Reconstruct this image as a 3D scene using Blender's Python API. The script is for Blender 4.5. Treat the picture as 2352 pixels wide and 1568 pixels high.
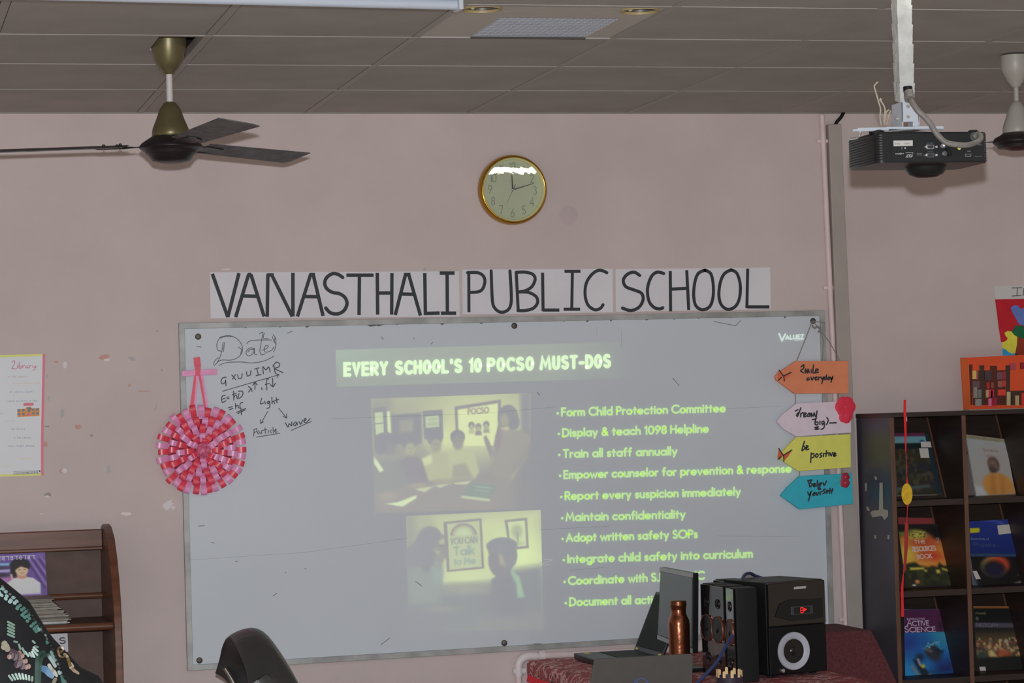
import bpy, bmesh, math, random
import numpy as np
from mathutils import Vector, Matrix
random.seed(7)
for o in list(bpy.data.objects): bpy.data.objects.remove(o)
SC = bpy.context.scene
COL = SC.collection
PI = math.pi
R_ = math.radians

# ------------------------------------------------------------------ camera
CAM = Vector((-1.119, -9.161, 1.65))
YAW, PITCH, ROLL, FPX = 0.249957, 0.026942, -0.028969, 5926.07
fw = Vector((math.sin(YAW)*math.cos(PITCH), math.cos(YAW)*math.cos(PITCH), math.sin(PITCH)))
r0 = Vector((math.cos(YAW), -math.sin(YAW), 0)); u0 = r0.cross(fw)
rt = r0*math.cos(ROLL) + u0*math.sin(ROLL); up = -r0*math.sin(ROLL) + u0*math.cos(ROLL)
cd = bpy.data.cameras.new('camera'); cam = bpy.data.objects.new('camera', cd); COL.objects.link(cam)
cd.sensor_width = 36; cd.lens = FPX/2352*36; cd.clip_start = .05
M3 = Matrix((rt, up, -fw)).transposed()
cam.matrix_world = Matrix.Translation(CAM) @ M3.to_4x4()
SC.camera = cam

# ------------------------------------------------------------------ light
W = bpy.data.worlds.new('world'); SC.world = W; W.use_nodes = True
W.node_tree.nodes['Background'].inputs[0].default_value = (1.0, .86, .71, 1)
W.node_tree.nodes['Background'].inputs[1].default_value = .265
fl = bpy.data.lights.new('camera_flash', 'POINT'); fl.energy = 1000; fl.shadow_soft_size = .02; fl.color = (.87, .93, 1.0)
flo = bpy.data.objects.new('camera_flash', fl); COL.objects.link(flo); flo.location = CAM + up*.115
SC.view_settings.view_transform = 'Standard'; SC.view_settings.look = 'None'
SC.view_settings.exposure = 0; SC.view_settings.gamma = 1; SC.view_settings.use_curve_mapping = False
LIT = .49           # how bright a white wall comes out; photo colours are divided by it to get the paint

# ------------------------------------------------------------------ helpers
def ray(x, y): return fw*FPX + rt*(x-1176) + up*(784-y)
def atY(x, y, Y):
    d = ray(x, y); return CAM + d*((Y-CAM.y)/d.y)
def atX(x, y, X):
    d = ray(x, y); return CAM + d*((X-CAM.x)/d.x)
def atZ(x, y, Z):
    d = ray(x, y); return CAM + d*((Z-CAM.z)/d.z)
def lin1(c):
    c = c/255.; return c/12.92 if c <= .04045 else ((c+.055)/1.055)**2.4
def lin(c): return tuple(lin1(k) for k in c)
def alb(c, lit=None): return tuple(min(.92, max(.004, lin1(k)/(lit or LIT))) for k in c)

MATS = {}
def mat(name, rgb, rough=.6, metal=0, var=0, scale=6, bump=0, bscale=60, spec=.5, rgb2=None, coat=0, raw=False, stretch=None, lit=None):
    if name in MATS: return MATS[name]
    m = bpy.data.materials.new(name); m.use_nodes = True; MATS[name] = m
    nt = m.node_tree; b = nt.nodes['Principled BSDF']
    c = lin(rgb) if raw else alb(rgb, lit)
    b.inputs['Base Color'].default_value = (*c, 1); b.inputs['Roughness'].default_value = rough
    b.inputs['Metallic'].default_value = metal; b.inputs['Specular IOR Level'].default_value = spec
    b.inputs['Coat Weight'].default_value = coat; b.inputs['Coat Roughness'].default_value = .05
    if var or rgb2 or bump:
        tc = nt.nodes.new('ShaderNodeTexCoord'); mp = nt.nodes.new('ShaderNodeMapping')
        nt.links.new(tc.outputs['Object'], mp.inputs[0])
        if stretch: mp.inputs['Scale'].default_value = stretch
    if var or rgb2:
        n = nt.nodes.new('ShaderNodeTexNoise'); n.inputs['Scale'].default_value = scale; n.inputs['Detail'].default_value = 5
        nt.links.new(mp.outputs[0], n.inputs['Vector'])
        rp = nt.nodes.new('ShaderNodeValToRGB'); nt.links.new(n.outputs['Fac'], rp.inputs[0])
        c2 = (lin(rgb2) if raw else alb(rgb2, lit)) if rgb2 else tuple(k*(1-var) for k in c)
        c1 = c if rgb2 else tuple(min(.95, k*(1+var)) for k in c)
        rp.color_ramp.elements[0].position = .35; rp.color_ramp.elements[1].position = .65
        rp.color_ramp.elements[0].color = (*c2, 1); rp.color_ramp.elements[1].color = (*c1, 1)
        nt.links.new(rp.outputs[0], b.inputs['Base Color'])
    if bump:
        n2 = nt.nodes.new('ShaderNodeTexNoise'); n2.inputs['Scale'].default_value = bscale; n2.inputs['Detail'].default_value = 4
        nt.links.new(mp.outputs[0], n2.inputs['Vector'])
        bp = nt.nodes.new('ShaderNodeBump'); bp.inputs['Strength'].default_value = bump; bp.inputs['Distance'].default_value = .01
        nt.links.new(n2.outputs['Fac'], bp.inputs['Height']); nt.links.new(bp.outputs[0], b.inputs['Normal'])
    return m
def emat(name, rgb, k=1):
    if name in MATS: return MATS[name]
    m = bpy.data.materials.new(name); m.use_nodes = True; MATS[name] = m
    b = m.node_tree.nodes['Principled BSDF']; b.inputs['Base Color'].default_value = (.02, .02, .02, 1)
    b.inputs['Emission Color'].default_value = (*lin(rgb), 1); b.inputs['Emission Strength'].default_value = k
    return m
def vmat(name, emit=False, rough=.45):
    if name in MATS: return MATS[name]
    m = bpy.data.materials.new(name); m.use_nodes = True; MATS[name] = m
    nt = m.node_tree; a = nt.nodes.new('ShaderNodeAttribute'); a.attribute_name = 'Col'
    b = nt.nodes['Principled BSDF']
    if not emit:
        nt.links.new(a.outputs['Color'], b.inputs['Base Color']); b.inputs['Roughness'].default_value = rough
    else:
        e = nt.nodes.new('ShaderNodeEmission'); t = nt.nodes.new('ShaderNodeBsdfTransparent'); s = nt.nodes.new('ShaderNodeAddShader')
        nt.links.new(a.outputs['Color'], e.inputs[0]); nt.links.new(e.outputs[0], s.inputs[0]); nt.links.new(t.outputs[0], s.inputs[1])
        nt.links.new(s.outputs[0], nt.nodes['Material Output'].inputs[0])
    return m

def cat(pts, n=5, closed=False):
    P = [Vector(p) for p in pts]
    if len(P) < 3: return P
    out = []; N = len(P)
    for i in range(N if closed else N-1):
        if closed: a, b, c, d = P[(i-1) % N], P[i], P[(i+1) % N], P[(i+2) % N]
        else: a, b, c, d = P[max(i-1, 0)], P[i], P[i+1], P[min(i+2, N-1)]
        for k in range(n):
            t = k/n
            out.append(.5*((2*b)+(c-a)*t+(2*a-5*b+4*c-d)*t*t+(3*b-a-3*c+d)*t**3))
    if not closed: out.append(P[-1])
    return out

class MB:
    def __init__(s): s.v = []; s.f = []; s.m = []; s.mi = 0; s.k = 0
    def face(s, pts):
        i = len(s.v); s.v += [Vector(p) for p in pts]; s.f.append(list(range(i, i+len(pts)))); s.m.append(s.mi)
    def hexa(s, b, t):
        i = len(s.v); s.v += [Vector(p) for p in list(b)+list(t)]; n = len(b)
        s.f.append([i+k for k in range(n)][::-1]); s.f.append([i+n+k for k in range(n)])
        for k in range(n): s.f.append([i+k, i+(k+1) % n, i+n+(k+1) % n, i+n+k])
        s.m += [s.mi]*(n+2); return s
    def box(s, c, d, M=None):
        c = Vector(c); h = [Vector((a*d[0]/2, b*d[1]/2, 0)) for a, b in ((-1, -1), (1, -1), (1, 1), (-1, 1))]
        z = Vector((0, 0, d[2]/2)); B = [p-z for p in h]; T = [p+z for p in h]
        if M is not None: B = [M@p for p in B]; T = [M@p for p in T]
        return s.hexa([c+p for p in B], [c+p for p in T])
    def bx(s, a, b): return s.box([(p+q)/2 for p, q in zip(a, b)], [abs(q-p) for p, q in zip(a, b)])
    def prism(s, poly, vec):
        v = Vector(vec); P = [Vector(p) for p in poly]; return s.hexa(P, [p+v for p in P])
    def tube(s, pts, r, n=10, closed=False, flat=None):
        P = [Vector(p) for p in pts]; N = len(P); base = len(s.v)
        t0 = (P[1]-P[0]).normalized(); a = Vector((0, 0, 1)) if abs(t0.z) < .9 else Vector((1, 0, 0))
        nx = t0.cross(a).normalized()
        for i, p in enumerate(P):
            if closed: t = (P[(i+1) % N]-P[i-1]).normalized()
            else: t = (P[min(i+1, N-1)]-P[max(i-1, 0)]).normalized()
            nx = (nx-t*nx.dot(t)).normalized(); ny = t.cross(nx)
            rr = r[i] if isinstance(r, (list, tuple)) else r
            for k in range(n):
                q = 2*PI*k/n; s.v.append(p+nx*(rr*math.cos(q))+ny*(rr*math.sin(q)*(flat or 1)))
        for i in range(N if closed else N-1):
            j = (i+1) % N
            for k in range(n):
                s.f.append([base+i*n+k, base+i*n+(k+1) % n, base+j*n+(k+1) % n, base+j*n+k]); s.m.append(s.mi)
        if not closed:
            s.f.append([base+k for k in range(n)][::-1]); s.f.append([base+(N-1)*n+k for k in range(n)]); s.m += [s.mi]*2
        return s
    def lathe(s, prof, o, n=32, ax=None, caps=True):
        o = Vector(o); base = len(s.v); N = len(prof)
        A = ax or (Vector((1, 0, 0)), Vector((0, 1, 0)), Vector((0, 0, 1)))
        for r, h in prof:
            for k in range(n):
                q = 2*PI*k/n; s.v.append(o+A[0]*(r*math.cos(q))+A[1]*(r*math.sin(q))+A[2]*h)
        for i in range(N-1):
            for k in range(n):
                s.f.append([base+i*n+k, base+i*n+(k+1) % n, base+(i+1)*n+(k+1) % n, base+(i+1)*n+k]); s.m.append(s.mi)
        if caps and prof[0][0] > 1e-6: s.f.append([base+k for k in range(n)][::-1]); s.m.append(s.mi)
        if caps and prof[-1][0] > 1e-6: s.f.append([base+(N-1)*n+k for k in range(n)]); s.m.append(s.mi)
        return s
    def ribbon(s, pts, nrm, w, cap=True):
        nrm = Vector(nrm).normalized(); s.k += 1; P = [Vector(p)+nrm*(s.k*8e-6) for p in pts]     # strokes lie over one another
        P = [p for i, p in enumerate(P) if i == 0 or (p-P[i-1]).length > 1e-6]
        if len(P) < 2: return s
        N = len(P); L = []; Rr = []
        for i in range(N):
            a = (P[i]-P[i-1]).normalized() if i else (P[1]-P[0]).normalized()
            b = (P[i+1]-P[i]).normalized() if i < N-1 else a
            t = (a+b)
            t = t.normalized() if t.length > 1e-4 else a
            sd = nrm.cross(t).normalized(); k = min(1.8, 1/max(.3, t.dot(a)))
            L.append(P[i]+sd*(w/2*k)); Rr.append(P[i]-sd*(w/2*k))
        if cap:
            for e, q, dr in ((0, P[0], (P[0]-P[1]).normalized()), (1, P[-1], (P[-1]-P[-2]).normalized())):
                sd = nrm.cross(dr).normalized()
                s.face([q+sd*(w/2*math.cos(x))+dr*(w/2*math.sin(x)) for x in [PI*k/6 for k in range(7)]])
        i = len(s.v); s.v += L+Rr
        for k in range(N-1): s.f.append([i+k, i+k+1, i+N+k+1, i+N+k]); s.m.append(s.mi)
        return s
    def disc(s, c, nrm, r, n=20, ry=None):
        nrm = Vector(nrm).normalized(); a = nrm.cross(Vector((0, 0, 1)))
        a = a.normalized() if a.length > 1e-3 else Vector((1, 0, 0)); b = a.cross(nrm)
        s.face([Vector(c)+a*(r*math.cos(2*PI*k/n))+b*((ry or r)*math.sin(2*PI*k/n)) for k in range(n)]); return s
    def ell(s, c, rx, ry, rz, n=20, m=12, M=None):
        base = len(s.v); c = Vector(c)
        for i in range(m+1):
            a = PI*i/m
            for k in range(n):
                q = 2*PI*k/n; p = Vector((rx*math.sin(a)*math.cos(q), ry*math.sin(a)*math.sin(q), rz*math.cos(a)))
                s.v.append(c+(M@p if M else p))
        for i in range(m):
            for k in range(n): s.f.append([base+i*n+k, base+(i+1)*n+k, base+(i+1)*n+(k+1) % n, base+i*n+(k+1) % n]); s.m.append(s.mi)
        return s
    def grid(s, fn, nu, nv):
        base = len(s.v)
        for j in range(nv+1):
            for i in range(nu+1): s.v.append(Vector(fn(i/nu, j/nv)))
        for j in range(nv):
            for i in range(nu):
                a = base+j*(nu+1)+i; s.f.append([a, a+1, a+nu+2, a+nu+1]); s.m.append(s.mi)
        return s

def wm(o):
    M = o.matrix_basis.copy()
    while o.parent: o = o.parent; M = o.matrix_basis @ M
    return M
def part(name, mb, m, parent=None, smooth=35, bevel=0, local=False, label=None, seg=2):
    me = bpy.data.meshes.new(name); vs = mb.v
    if parent is not None and not local:
        I = wm(parent).inverted(); vs = [I@v for v in vs]
    me.from_pydata([tuple(v) for v in vs], [], mb.f)
    for k in (m if isinstance(m, (list, tuple)) else [m]): me.materials.append(k)
    me.polygons.foreach_set('material_index', mb.m)
    bm = bmesh.new(); bm.from_mesh(me); bmesh.ops.remove_doubles(bm, verts=bm.verts, dist=1e-6)
    bmesh.ops.recalc_face_normals(bm, faces=bm.faces); bm.to_mesh(me); bm.free()
    if smooth:
        me.polygons.foreach_set('use_smooth', [True]*len(me.polygons)); me.set_sharp_from_angle(angle=R_(smooth))
    o = bpy.data.objects.new(name, me); COL.objects.link(o)
    if parent is not None: o.parent = parent
    if bevel:
        b = o.modifiers.new('bevel', 'BEVEL'); b.width = bevel; b.segments = seg; b.limit_method = 'ANGLE'; b.angle_limit = R_(40)
        b.harden_normals = True
    if label: o['label'] = label
    return o
def tag(o, label, catg, group=None, kind=None):
    o['label'] = label; o['category'] = catg
    if group: o['group'] = group
    if kind: o['kind'] = kind
    return o
def thing(name, label, catg, loc=(0, 0, 0), rz=0, group=None):
    o = bpy.data.objects.new(name, None); COL.objects.link(o); o.empty_display_size = .05
    o.location = loc; o.rotation_euler = (0, 0, rz)
    o.matrix_basis = Matrix.Translation(loc) @ Matrix.Rotation(rz, 4, 'Z')
    return tag(o, label, catg, group)
def struct(name, mb, m, parent=None, smooth=0, bevel=0):
    o = part(name, mb, m, parent, smooth, bevel); o['kind'] = 'structure'; return o
def dup(root, loc, rz, label):
    r = root.copy(); COL.objects.link(r); r.matrix_basis = Matrix.Translation(loc) @ Matrix.Rotation(rz, 4, 'Z'); r['label'] = label
    for ch in list(root.children):
        c = ch.copy(); COL.objects.link(c); c.parent = r
        for g in list(ch.children):
            d = g.copy(); COL.objects.link(d); d.parent = c
    return r

# ------------------------------------------------------------------ a stroke alphabet (cap height 1)
def A(cx, cy, rx, ry, a0, a1):
    n = max(4, int(abs(a1-a0)/16)); return [(cx+rx*math.cos(R_(a0+(a1-a0)*k/n)), cy+ry*math.sin(R_(a0+(a1-a0)*k/n))) for k in range(n+1)]
G = {}
def _g(ch, w, *st): G[ch] = (w, [list(s) for s in st])
_g('A', .72, [(0, 0), (.36, 1), (.72, 0)], [(.14, .34), (.58, .34)])
_g('B', .52, [(0, 0), (0, 1), (.25, 1)]+A(.25, .76, .22, .24, 90, -90)+[(0, .52)], [(.25, .52)]+A(.25, .26, .27, .26, 90, -90)+[(0, 0)])
_g('C', .78, A(.5, .5, .5, .5, 48, 312))
_g('D', .7, [(0, 0), (0, 1), (.22, 1)]+A(.22, .5, .48, .5, 90, -90)+[(0, 0)])
_g('E', .44, [(.44, 1), (0, 1), (0, 0), (.44, 0)], [(0, .52), (.4, .52)])
_g('F', .44, [(.44, 1), (0, 1), (0, 0)], [(0, .52), (.4, .52)])
_g('G', .92, A(.5, .5, .5, .5, 48, 360)+[(.58, .5)])
_g('H', .62, [(0, 0), (0, 1)], [(.62, 0), (.62, 1)], [(0, .52), (.62, .52)])
_g('I', .02, [(.01, 0), (.01, 1)])
_g('J', .34, [(.34, 1), (.34, .2)]+A(.12, .2, .22, .2, 0, -120))
_g('K', .58, [(0, 0), (0, 1)], [(.55, 1), (0, .45)], [(.18, .62), (.58, 0)])
_g('L', .42, [(0, 1), (0, 0), (.42, 0)])
_g('M', .86, [(0, 0), (.12, 1), (.43, .25), (.74, 1), (.86, 0)])
_g('N', .68, [(0, 0), (0, 1), (.68, 0), (.68, 1)])
_g('O', 1.0, A(.5, .5, .5, .5, 0, 360))
_g('P', .5, [(0, 0), (0, 1), (.24, 1)]+A(.24, .73, .26, .27, 90, -90)+[(0, .46)])
_g('Q', 1.0, A(.5, .5, .5, .5, 0, 360), [(.62, .25), (.95, -.05)])
_g('R', .52, [(0, 0), (0, 1), (.24, 1)]+A(.24, .73, .26, .27, 90, -90)+[(0, .46)], [(.22, .46), (.52, 0)])
_g('S', .5, A(.25, .75, .23, .25, 40, 200)+[(.16, .56), (.34, .46)]+A(.26, .26, .24, .26, 40, -150))
_g('T', .58, [(0, 1), (.58, 1)], [(.29, 1), (.29, 0)])
_g('U', .58, [(0, 1), (0, .3)]+A(.29, .29, .29, .29, 180, 360)+[(.58, 1)])
_g('V', .68, [(0, 1), (.34, 0), (.68, 1)])
_g('W', 1.0, [(0, 1), (.25, 0), (.5, .8), (.75, 0), (1, 1)])
_g('X', .6, [(0, 0), (.6, 1)], [(0, 1), (.6, 0)])
_g('Y', .6, [(0, 1), (.3, .48), (.6, 1)], [(.3, .48), (.3, 0)])
_g('Z', .55, [(0, 1), (.55, 1), (0, 0), (.55, 0)])
X = .6; h_ = .3
_g('a', .58, A(.29, h_, .29, h_, 0, 360), [(.58, X), (.58, 0)])
_g('b', .58, A(.29, h_, .29, h_, 0, 360), [(0, 1.05), (0, 0)])
_g('c', .48, A(.29, h_, .29, h_, 48, 312))
_g('d', .58, A(.29, h_, .29, h_, 0, 360), [(.58, 1.05), (.58, 0)])
_g('e', .58, [(.02, h_), (.58, h_)]+A(.29, h_, .29, h_, 0, 315))
_g('f', .32, [(.32, 1.0), (.2, 1.0), (.12, .88), (.12, 0)], [(0, .58), (.3, .58)])
_g('g', .58, A(.29, h_, .29, h_, 0, 360), [(.58, X), (.58, -.1)]+A(.3, -.08, .28, .24, 0, -140))
_g('h', .46, [(0, 1.05), (0, 0)], [(0, .35)]+A(.23, .36, .23, .24, 180, 0)+[(.46, 0)])
_g('i', .02, [(.01, X), (.01, 0)], [(.01, .86), (.01, .9)])
_g('j', .12, [(.1, X), (.1, -.15), (0, -.28)], [(.1, .86), (.1, .9)])
_g('k', .44, [(0, 1.05), (0, 0)], [(.4, X), (0, .25)], [(.12, .36), (.44, 0)])
_g('l', .02, [(.01, 1.05), (.01, 0)])
_g('m', .76, [(0, X), (0, 0)], [(0, .38)]+A(.19, .4, .19, .2, 180, 0)+[(.38, 0)], [(.38, .38)]+A(.57, .4, .19, .2, 180, 0)+[(.76, 0)])
_g('n', .46, [(0, X), (0, 0)], [(0, .35)]+A(.23, .36, .23, .24, 180, 0)+[(.46, 0)])
_g('o', .6, A(.3, h_, .3, h_, 0, 360))
_g('p', .58, A(.29, h_, .29, h_, 0, 360), [(0, X), (0, -.32)])
_g('q', .58, A(.29, h_, .29, h_, 0, 360), [(.58, X), (.58, -.32)])
_g('r', .28, [(0, X), (0, 0)], [(0, .38), (.08, .54), (.18, .6), (.28, .58)])
_g('s', .36, A(.19, .44, .16, .15, 40, 200)+[(.14, .33), (.25, .28)]+A(.18, .15, .17, .15, 40, -150))
_g('t', .3, [(.14, .86), (.14, 0)], [(0, .58), (.3, .58)])
_g('u', .46, [(0, X), (0, .24)]+A(.23, .24, .23, .24, 180, 360)+[(.46, X)], [(.46, .3), (.46, 0)])
_g('v', .5, [(0, X), (.25, 0), (.5, X)])
_g('w', .8, [(0, X), (.2, 0), (.4, .52), (.6, 0), (.8, X)])
_g('x', .46, [(0, 0), (.46, X)], [(0, X), (.46, 0)])
_g('y', .5, [(0, X), (.26, .02)], [(.5, X), (.16, -.3)])
_g('z', .42, [(0, X), (.42, X), (0, 0), (.42, 0)])
_g('0', .62, A(.31, .5, .31, .5, 0, 360))
_g('1', .2, [(0, .82), (.18, 1), (.18, 0)])
_g('2', .52, A(.26, .74, .25, .26, 165, -20)+[(0, 0), (.52, 0)])
_g('3', .5, A(.23, .76, .22, .24, 150, -80), A(.23, .27, .26, .27, 85, -150))
_g('4', .6, [(.45, 0), (.45, 1), (0, .28), (.6, .28)])
_g('5', .5, [(.46, 1), (.12, 1), (.06, .56)]+A(.24, .3, .26, .3, 110, -150))
_g('6', .54, [(.4, 1), (.05, .42)], A(.27, .28, .27, .28, 0, 360))
_g('7', .52, [(0, 1), (.52, 1), (.18, 0)])
_g('8', .5, A(.25, .75, .21, .24, 0, 360), A(.25, .26, .25, .26, 0, 360))
_g('9', .54, [(.14, 0), (.49, .58)], A(.27, .72, .27, .28, 0, 360))
_g('&', .68, [(.68, 0), (.18, .66)]+A(.3, .8, .17, .19, 200, -30)+[(.1, .4)]+A(.25, .22, .24, .22, 150, 300)+[(.62, .42)])
_g('-', .3, [(0, .42), (.3, .42)]); _g("'", .02, [(.01, 1.02), (.01, .82)]); _g('.', .02, [(.01, 0), (.01, .03)])
_g('/', .4, [(0, -.1), (.4, 1.05)]); _g('!', .02, [(.01, 1), (.01, .3)], [(.01, 0), (.01, .03)]); _g('(', .15, A(.3, .5, .3, .6, 130, 230))
def lay(text, gap=.2, space=.38, wmax=None):
    """polylines of a line of text; returns strokes and natural width (cap height 1)"""
    x = 0; out = []
    for ch in text:
        if ch == ' ': x += space; continue
        w, st = G[ch]
        if wmax and w > wmax and ch not in 'MW': st = [[(a*wmax/w, b) for a, b in s] for s in st]; w = wmax
        out += [[(x+a, b) for a, b in s] for s in st]; x += w+gap
    return out, x-gap
def fit(text, fn, cap, gap=.2, space=.38, wmax=None):
    """strokes mapped by fn(u, v): u runs 0..1 along the line, v in cap heights * cap"""
    st, w = lay(text, gap, space, wmax); return [[fn(a/w, b*cap) for a, b in s] for s in st]
def textpx(mb, text, p0, p1, cap, w, Y, gap=.2, nrm=(0, -1, 0), space=.38, caps=True, wmax=None):
    """text with its baseline from pixel p0 to p1 drawn on the plane y = Y"""
    def fn(u, v): return atY(p0[0]+(p1[0]-p0[0])*u, p0[1]+(p1[1]-p0[1])*u-v, Y)
    for s in fit(text, fn, cap, gap, space, wmax): mb.ribbon(s, nrm, w, caps)
def drawpx(mb, lines, w, Y, ox, oy, sc, smooth=True, nrm=(0, -1, 0)):
    """hand-drawn polylines given in an enlarged view (origin ox, oy; scale sc), put on the plane y = Y"""
    for l in lines:
        P = [atY(ox+a/sc, oy+b/sc, Y) for a, b in l]
        mb.ribbon(cat(P, 4) if smooth and len(P) > 2 else P, nrm, w)

# ------------------------------------------------------------------ little painter for printed pictures
class Cv:
    def __init__(s, win, W_, H_, base):
        s.x0, s.y0, s.x1, s.y1 = win; s.W, s.H = W_, H_
        xs = s.x0+(np.arange(W_+1)/W_)*(s.x1-s.x0); ys = s.y0+(np.arange(H_+1)/H_)*(s.y1-s.y0)
        s.X, s.Y = np.meshgrid(xs, ys); s.a = np.zeros((H_+1, W_+1, 3))+np.array(base, float)
        s.px = max(abs(s.x1-s.x0)/W_, abs(s.y1-s.y0)/H_)
    def mix(s, m, c): s.a += (np.array(c, float)-s.a)*np.clip(m, 0, 1)[..., None]
    def poly(s, pts, c, soft=None):
        soft = soft or s.px; d = np.full(s.X.shape, 1e9); ins = np.zeros(s.X.shape, bool); n = len(pts)
        for i in range(n):
            (ax, ay), (bx, by) = pts[i], pts[(i+1) % n]
            ex, ey = bx-ax, by-ay; t = np.clip(((s.X-ax)*ex+(s.Y-ay)*ey)/(ex*ex+ey*ey+1e-9), 0, 1)
            d = np.minimum(d, np.hypot(s.X-ax-t*ex, s.Y-ay-t*ey))
            c1 = (ay > s.Y) != (by > s.Y)
            xx = ax+(s.Y-ay)/((by-ay) if by != ay else 1e-9)*ex
            ins ^= c1 & (s.X < xx)
        sd = np.where(ins, d, -d); s.mix(.5+sd/(2*soft), c)
    def ell(s, cx, cy, rx, ry, c, soft=None, rot=0):
        soft = soft or s.px; dx, dy = s.X-cx, s.Y-cy; q = R_(rot)
        a = dx*math.cos(q)+dy*math.sin(q); b = -dx*math.sin(q)+dy*math.cos(q)
        k = np.hypot(a/rx, b/ry); s.mix(.5+(1-k)*min(rx, ry)/(2*soft), c)
    def line(s, pts, w, c, soft=None):
        soft = soft or s.px*.7
        d = np.full(s.X.shape, 1e9)
        for (ax, ay), (bx, by) in zip(pts[:-1], pts[1:]):
            ex, ey = bx-ax, by-ay; t = np.clip(((s.X-ax)*ex+(s.Y-ay)*ey)/(ex*ex+ey*ey+1e-9), 0, 1)
            d = np.minimum(d, np.hypot(s.X-ax-t*ex, s.Y-ay-t*ey))
        s.mix(.5+(w/2-d)/(2*soft), c)
    def text(s, t, p0, p1, cap, w, c, gap=.2):
        for st in fit(t, lambda u, v: (p0[0]+(p1[0]-p0[0])*u, p0[1]+(p1[1]-p0[1])*u-v), cap, gap): s.line(st, w, c)
    def speck(s, n, box, r, cols, seed=1):
        rg = random.Random(seed)
        for _ in range(n):
            s.ell(rg.uniform(box[0], box[2]), rg.uniform(box[1], box[3]), r*rg.uniform(.5, 1.4), r*rg.uniform(.5, 1.4), rg.choice(cols), s.px)
    def grad(s, c_top, c_bot, y0, y1):
        t = np.clip((s.Y-y0)/(y1-y0), 0, 1)[..., None]; s.a = np.array(c_top, float)*(1-t)+np.array(c_bot, float)*t
def paint(name, cv, fn, m, parent, minus=None, gain=1, bright=1):
    """mesh of the painted picture; fn(u, v) with v down gives the world point"""
    me = bpy.data.meshes.new(name); Wn, Hn = cv.W, cv.H
    I = wm(parent).inverted() if parent else Matrix()
    V = [tuple(I@Vector(fn(i/Wn, j/Hn))) for j in range(Hn+1) for i in range(Wn+1)]
    F = [(j*(Wn+1)+i, (j+1)*(Wn+1)+i, (j+1)*(Wn+1)+i+1, j*(Wn+1)+i+1) for j in range(Hn) for i in range(Wn)]
    me.from_pydata(V, [], F); me.materials.append(m)
    c = np.clip(cv.a, 0, 255)/255.; L = np.where(c <= .04045, c/12.92, ((c+.055)/1.055)**2.4)
    if minus is not None: L = np.clip(L-np.array(lin(minus)), 0, None)*gain
    else: L = np.clip(L/LIT*bright, .003, .92)
    at = me.attributes.new('Col', 'FLOAT_COLOR', 'POINT')
    at.data.foreach_set('color', np.concatenate([L, np.ones(L.shape[:2]+(1,))], axis=2).astype(np.float32).ravel())
    o = bpy.data.objects.new(name, me); COL.objects.link(o)
    if parent: o.parent = parent
    return o
def bil(a, b, c, d):
    """a top-left, b top-right, c bottom-right, d bottom-left"""
    a, b, c, d = map(Vector, (a, b, c, d))
    return lambda u, v: (a*(1-u)+b*u)*(1-v)+(d*(1-u)+c*u)*v
# ------------------------------------------------------------------ materials of the setting
m_wall = mat('pink_wall_paint', (157, 144, 141), .75, var=.045, scale=2.5, bump=.12, bscale=90)
m_tile = mat('ceiling_tile', (124, 119, 115), .85, var=.06, scale=5, bump=.15, bscale=240, stretch=(1, 1, 1))
m_bar = mat('ceiling_bar', (122, 116, 112), .6)
m_gap = mat('dark_gap', (58, 54, 50), .9)
m_floor = mat('terrazzo_floor', (138, 130, 122), .4, var=.2, scale=90)
m_board = mat('whiteboard_enamel', (157, 161, 166), .38, var=.02, scale=1.2, spec=.35)
m_alu = mat('dull_aluminium', (124, 124, 122), .5, .2, var=.18, scale=14)
m_ink = mat('black_ink', (34, 36, 40), .6)
m_pen = mat('marker_ink', (52, 54, 58), .6)
m_white = mat('white_plastic', (205, 205, 208), .35)
m_black = mat('black_plastic', (15, 15, 16), .35, spec=.35)
m_gloss = mat('gloss_black', (20, 16, 14), .08, coat=.6)  # slight brown tint paints in the warm reflection on the speaker front
m_dark = mat('matt_black', (11, 11, 12), .6, spec=.25)
m_chrome = mat('chrome', (235, 235, 235), .15, 1, raw=True)
m_paper = mat('white_paper', (172, 169, 172), .7, var=.03, scale=6)
m_cream = mat('cream_cable', (168, 156, 138), .55, lit=1.05)

# ------------------------------------------------------------------ the room
H = 2.742; T = .6007; XG = -.118; YG = .646
mb = MB().bx((-4, 0, -.02), (6, .15, 3.2)); wall = struct('wall_back', mb, m_wall)
mb = MB().bx((-4, -11, -.1), (6, 0, 0)); struct('floor', mb, m_floor)
cl = MB()
rows = [0, YG]+[YG+T*k for k in range(1, 17)]
cols = [XG+T*j for j in range(-6, 11)]
g = .0148
for k in range(len(rows)-1):
    ya, yb = -rows[k]-(g if k else 0), -rows[k+1]+g
    for j in range(len(cols)-1):
        xa, xb = cols[j]+g, cols[j+1]-g
        if k == 2 and j == 5:                       # the tile the fan rod passes through is cut away at one corner
            cl.bx((xa, yb, H+.0018), (-.257, ya, H+.016)); cl.bx((-.257, -1.555, H+.0018), (-.2, ya, H+.016)); cl.bx((-.2, -1.40, H+.0018), (xb, ya, H+.016)); continue
        if k == 3 and j == 7: continue              # the recessed light sits in this square
        cl.bx((xa, yb, H+.0018), (xb, ya, H+.016))
cl.mi = 1
for k in range(1, len(rows)): cl.bx((cols[0], -rows[k]-.012, H), (cols[-1], -rows[k]+.012, H+.028))
for c in cols: cl.bx((c-.012, -rows[-1], H+.0006), (c+.012, 0, H+.028))
cl.mi = 2
cl.bx((-4, -11, H+.075), (6, 0, H+.2))
cl.mi = 1; cl.bx((-4, -.016, H), (6, 0, H+.02))
struct('ceiling', cl, [m_tile, m_bar, m_gap])
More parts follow.
